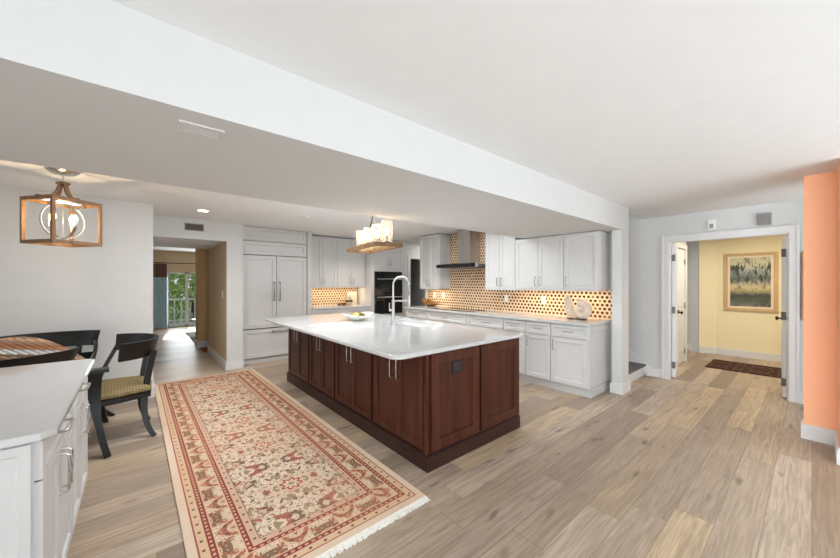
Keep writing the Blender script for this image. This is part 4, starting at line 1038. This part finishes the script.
# ------------------------------------------------------------------ linear chandelier over the island
t = thing('linear_chandelier', 'rectangular wood chandelier with four glass cylinders over the island', 'chandelier', (2.045, 3.24, 1.82), math.radians(-10.7))
hx, hy = 0.165, 0.45; b = 0.035
bm = nb()
for s in (-1, 1):
    box(bm, s*hx-(b if s > 0 else 0), s*hx+(0 if s > 0 else b), -hy, hy, 0, 0.042); box(bm, -hx+b, hx-b, s*hy-(b if s > 0 else 0), s*hy+(0 if s > 0 else b), 0, 0.042)
obj('frame', bm, 'oak', t, True)
bm = nb(); box(bm, -0.02, 0.02, -hy+b, hy-b, 0.012, 0.03)
for y in (-0.33, -0.11, 0.11, 0.33): box(bm, -hx+b, hx-b, y-0.012, y+0.012, 0.03, 0.04)
obj('crossbar', bm, 'gold_wood', t, True)
ys = (-0.40, -0.135, 0.135, 0.40)
for y in ys:
    bm = nb(); lathe(bm, [(0.03, 0.04), (0.03, 0.052), (0.012, 0.06), (0.012, 0.115)], (0, y, 0), 14); so = obj('socket', bm, 'dark_bronze', t, True, True)
    bm = nb(); lathe(bm, [(0.010, 0.115), (0.022, 0.15), (0.020, 0.18), (0.004, 0.21), (0, 0.212)], (0, y, 0), 14); obj('bulb', bm, 'bulb', so, True, True, label='glowing bulb')
    bm = nb(); lathe(bm, [(0.055, 0.05), (0.058, 0.052), (0.058, 0.27), (0.055, 0.27), (0.055, 0.056)], (0, y, 0), 26, cap=False); obj('shade', bm, 'seeded', t, True, True, label='clear seeded glass cylinder')
bm = nb()
for s in (-1, 1): tube(bm, bez([(0, s*0.22, 0.04), (0, s*0.18, 0.20), (0, s*0.03, 0.28), (0, 0, 0.40)], 10), 0.006, 8)
tube(bm, [(0, 0, 0.38), (0, 0, 0.60)], 0.008, 8); obj('stem', bm, 'dark_bronze', t, True, True, label='dark stem')
bm = nb(); lathe(bm, [(0.02, 0.585), (0.06, 0.60), (0.065, 0.619)], n=20); obj('canopy', bm, 'dark_bronze', t, True, True)
for y in (-0.25, 0.25):
    q = Matrix.Rotation(math.radians(-10.7), 3, 'Z') @ Vector((0, y, 0))
    lamp('chandelier_glow', 'POINT', (2.045+q.x, 3.24+q.y, 1.99), 1.5, (1, 0.78, 0.5), radius=0.05)

# recessed downlights
def can(x, y, lab, on=True):
    t = thing('downlight', lab, 'recessed light', (x, y, ZC-0.012), group='recessed downlights in the kitchen ceiling')
    bm = nb(); lathe(bm, [(0.062, 0.004), (0.085, 0.002), (0.085, 0.0115), (0.062, 0.0115)], n=28, cap=False); obj('trim_ring', bm, 'white_plastic', t, True, True)
    bm = nb(); lathe(bm, [(0.0, 0.005), (0.062, 0.005), (0.062, 0.011), (0, 0.011)], n=24); obj('lens', bm, 'can_glow' if on else 'white_plastic', t, True, label='glowing lens' if on else None)
    if on: lamp('ceiling_spot', 'SPOT', (x, y, ZC-0.02), 40, (1, 0.93, 0.82), (0, 0, 0), spot=2.0, radius=0.06)
can(0.69, 5.42, 'lit round downlight in the ceiling near the passage grille')
can(1.95, 5.0, 'unlit round downlight in the ceiling in front of the refrigerator', False)
lamp('ceiling_spot', 'SPOT', (3.6, 4.6, ZC-0.02), 40, (1, 0.93, 0.82), spot=2.2, radius=0.06)  # added fill spot for the kitchen, no fixture here
lamp('ceiling_spot', 'SPOT', (3.5, 5.9, ZC-0.02), 45, (1, 0.93, 0.82), spot=2.2, radius=0.06)  # second added fill spot, also without a fixture
lamp('hall_light', 'AREA', (7.3, 0.4, ZC-0.03), 34, (1, 0.90, 0.74), (0, 0, 0), 0.9)
lamp('stairwell_light', 'AREA', (5.6, 3.4, 3.5), 8, (1, 0.95, 0.9), (0, 0, 0), 0.5)
lamp('back_hall_light', 'AREA', (5.5, 6.0, ZC-0.02), 3, (1, 0.95, 0.9), (0, 0, 0), 0.4)
lamp('living_daylight', 'AREA', (1.7, 13.15, 1.0), 45, (0.92, 0.97, 1), (-PI/2, 0, 0), 1.9, 1.6)

# vents, sensor, chime
t = thing('ceiling_vent', 'white slotted air vent in the underside of the beam', 'vent', (0.217, 1.765, 2.134))
bm = nb(); x0, x1, y0, y1 = 0.133, 0.301, 1.71, 1.82
box(bm, x0, x1, y0, y0+0.012, 2.127, 2.134); box(bm, x0, x1, y1-0.012, y1, 2.127, 2.134); box(bm, x0, x0+0.012, y0+0.012, y1-0.012, 2.127, 2.134); box(bm, x1-0.012, x1, y0+0.012, y1-0.012, 2.127, 2.134)
obj('frame', bm, 'vent_light', t)
bm = nb()
for i in range(7): yy = y0+0.018+i*0.0115; box(bm, x0+0.012, x1-0.012, yy, yy+0.007, 2.129, 2.133)
obj('louvers', bm, 'vent_light', t)
t = thing('wall_grille', 'brown grey return air grille above the passage opening', 'vent', (0.684, 6.27, 2.31))
x0, x1, z0_, z1_ = 0.556, 0.812, 2.255, 2.372
bm = nb(); box(bm, x0, x1, 6.262, 6.2699, z0_, z0_+0.012); box(bm, x0, x1, 6.262, 6.2699, z1_-0.012, z1_); box(bm, x0, x0+0.012, 6.262, 6.2699, z0_+0.012, z1_-0.012); box(bm, x1-0.012, x1, 6.262, 6.2699, z0_+0.012, z1_-0.012); obj('frame', bm, 'vent', t)
bm = nb()
for i in range(16): xx = x0+0.018+i*0.0139; box(bm, xx, xx+0.008, 6.264, 6.2695, z0_+0.012, z1_-0.012)
obj('fins', bm, 'vent_dark', t); obj('backing', boxb(x0+0.012, x1-0.012, 6.2692, 6.2699, z0_+0.012, z1_-0.012), 'black', t)
t = thing('motion_sensor', 'small white sensor box high on the wall left of the door chime', 'sensor', (HX, 0.897, 2.24))
obj('housing', boxb(HX-0.028, HX, 0.855, 0.94, 2.175, 2.315, 0.006), 'white_plastic', t); obj('lens', boxb(HX-0.032, HX-0.028, 0.877, 0.918, 2.195, 2.255), 'vent', t, label='grey lens')
t = thing('door_chime', 'grey ribbed chime box on the wall above the hall opening', 'door chime', (HX, 0.39, 2.25))
obj('housing', boxb(HX-0.04, HX, 0.325, 0.452, 2.175, 2.325, 0.004), 'vent', t)
bm = nb()
for y in (0.335, 0.372, 0.409): box(bm, HX-0.046, HX-0.04, y, y+0.031, 2.185, 2.31)
obj('ribs', bm, 'grey_plastic', t, label='dark ribs')

# framed pictures
def framed(name, lab, x, y0, y1, z0, z1, fw, fmat, cmat, mat_w=0.0):
    t = thing(name, lab, 'picture', (x, (y0+y1)/2, z0))
    bm = nb()
    for (a, b, c, d_) in ((y0, y1, z0, z0+fw), (y0, y1, z1-fw, z1), (y0, y0+fw, z0+fw, z1-fw), (y1-fw, y1, z0+fw, z1-fw)): box(bm, x-0.035, x, a, b, c, d_, 0.004)
    obj('frame', bm, fmat, t, label='gilded frame')
    if mat_w:
        bm = nb(); f2 = fw+mat_w
        for (a, b, c, d_) in ((y0+fw, y1-fw, z0+fw, z0+f2), (y0+fw, y1-fw, z1-f2, z1-fw), (y0+fw, y0+f2, z0+f2, z1-f2), (y1-f2, y1-fw, z0+f2, z1-f2)): box(bm, x-0.022, x-0.004, a, b, c, d_)
        obj('mat', bm, 'board', t, label='cream mat')
        fw = f2
    o = obj('canvas', boxb(x-0.014, x-0.003, y0+fw, y1-fw, z0+fw, z1-fw), cmat, t)
    me = o.data; w0 = (z1-z0-2*fw)
    me.transform(Matrix.Translation((0, 0, -fw))); o.location = (0, 0, fw)
framed('landscape_painting', 'gilt framed wooded landscape painting on the yellow hall wall', 8.93, 0.40, 1.135, 0.895, 2.01, 0.055, 'gold_wood', 'canvas', 0.035)
framed('small_picture', 'narrow wood framed picture mostly hidden behind the orange wall', HX, -0.45, 0.076, 1.0, 1.815, 0.05, 'gold_wood', 'board')

# ------------------------------------------------------------------ living room beyond the passage
t = thing('window_curtain', 'blue curtain with brown top hanging beside the glass door', 'curtain', (0.53, 13.0, 0.02))
bm = nb(); n = 60; A_ = []
for side in (0, 1):
    rows = []
    for z in (0.03, 0.5, 1.0, 1.6, 2.02):
        rows.append([bm.verts.new((0.36+0.36*i/n, 13.0+0.035*math.sin(i/n*2*PI*5)+0.008*side, z)) for i in range(n+1)])
    for a, b2 in zip(rows, rows[1:]):
        for i in range(n): bm.faces.new((a[i], a[i+1], b2[i+1], b2[i]))
    A_.append(rows)
for k in (0, n):
    for i in range(4): bm.faces.new((A_[0][i][k], A_[0][i+1][k], A_[1][i+1][k], A_[1][i][k]))
for r in (0, 4):
    for i in range(n): bm.faces.new((A_[0][r][i], A_[0][r][i+1], A_[1][r][i+1], A_[1][r][i]))
o = obj('panel', bm, 'curtain', t, smooth=True); o.data.transform(Matrix.Translation((0, 0, 0.02))); o.location = (0, 0, -0.02)
bm = nb(); tube(bm, [(0.3, 13.02, 2.05), (2.8, 13.02, 2.05)], 0.014, 10); ball(bm, (0.29, 13.02, 2.05), 0.03)
for x in (0.34, 2.76): tube(bm, [(x, 13.02, 2.05), (x, 13.2, 2.05)], 0.008, 8)
o = obj('curtain_rod', bm, 'dark_bronze', smooth=True); origin_to_base(o); tag(o, 'dark curtain rod above the living room glass door', 'curtain rod')
t = thing('balcony_railing', 'white balcony railing with thin balusters outside the glass door', 'railing', (1.6, 14.5, -0.02))
obj('top_rail', boxb(-0.9, 4.4, 14.47, 14.53, 0.82, 0.87), 'rail_white', t); obj('bottom_rail', boxb(-0.9, 4.4, 14.48, 14.52, 0.08, 0.12), 'rail_white', t)
for i in range(26):
    x = -0.8+0.2*i; obj('baluster', boxb(x-0.018, x+0.018, 14.485, 14.515, -0.02, 0.83), 'rail_white', t)
def tree(lab, x, y, h, r, mat, nl=1500):
    t = thing('garden_tree', lab, 'tree', (x, y, -0.4), group='trees beyond the balcony')
    bm = nb(); tube(bm, bez([(0, 0, 0), (0.1, 0, h*0.3), (-0.1, 0, h*0.6), (0, 0, h*0.8)], 8), 0.1, 8, [1-0.08*i for i in range(9)]); obj('trunk', bm, 'bark', t, True, True)
    bm = nb()
    for i in range(nl):
        a = random.uniform(0, 2*PI); q = random.random()**0.4; ph = random.uniform(-1, 1)
        c = Vector((r*q*math.cos(a)*math.sqrt(1-ph*ph), r*q*math.sin(a)*math.sqrt(1-ph*ph), h*0.5+h*0.48*q*ph))
        s = random.uniform(0.09, 0.2); e = Euler((random.uniform(0, 6), random.uniform(0, 6), random.uniform(0, 6))).to_matrix()
        vs = [bm.verts.new(c+e @ Vector(p)*s) for p in ((-1, 0, 0), (0, -0.35, 0.08), (1.2, 0, 0), (0, 0.35, 0.08))]
        bm.faces.new(vs)
    obj('foliage', bm, mat, t, True)
tree('pale green leafy tree seen through the left pane of the glass door', 0.9, 17.6, 4.2, 1.3, 'leaf')
tree('dark green leafy tree seen through the right pane of the glass door', 3.6, 18.8, 4.8, 1.35, 'leaf2')
tree('distant green tree filling the gap behind the other two', 2.6, 24.5, 6.5, 3.4, 'leaf', 2200)
# lounge chair
t = thing('lounge_chair', 'charcoal lounge chair with thin black legs on the grey living room rug', 'chair', (1.55, 10.1, 0.012))
bm = nb(); box(bm, 1.30, 1.85, 9.85, 10.45, 0.30, 0.44, 0.03); obj('seat', bm, 'charcoal', t)
bm = nb(); box(bm, 1.30, 1.85, 9.72, 9.86, 0.20, 0.86, 0.04); obj('backrest', bm, 'charcoal', t)
for x in (1.35, 1.80):
    for y in (9.80, 10.38): bm = nb(); tube(bm, [(x, y, 0.32), (x, y, 0.013)], 0.016, 8); obj('leg', bm, 'black', t)
t = thing('side_table', 'small white topped side table beside the charcoal lounge chair', 'table', (1.28, 10.75, 0.012))
bm = nb(); lathe(bm, [(0.0, 0.42), (0.17, 0.42), (0.17, 0.445), (0, 0.445)], n=22); obj('tabletop', bm, 'white_cer', t, True)
for k in range(3):
    a = 2*PI*k/3; bm = nb(); tube(bm, [(0.08*math.cos(a), 0.08*math.sin(a), 0.42), (0.13*math.cos(a), 0.13*math.sin(a), 0.001)], 0.012, 8); obj('leg', bm, 'black', t, True)
t = thing('wall_spotlight', 'small white spotlight at the top corner of the tan wall', 'light', (1.03, 8.83, 2.28))
bm = nb(); box(bm, 0.99, 1.03, 8.86, 8.92, 2.27, 2.33); obj('bracket', bm, 'white_plastic', t)
bm = nb(); tube(bm, [(0.985, 8.89, 2.31), (0.93, 8.84, 2.24)], 0.035, 12); obj('head', bm, 'white_plastic', t)
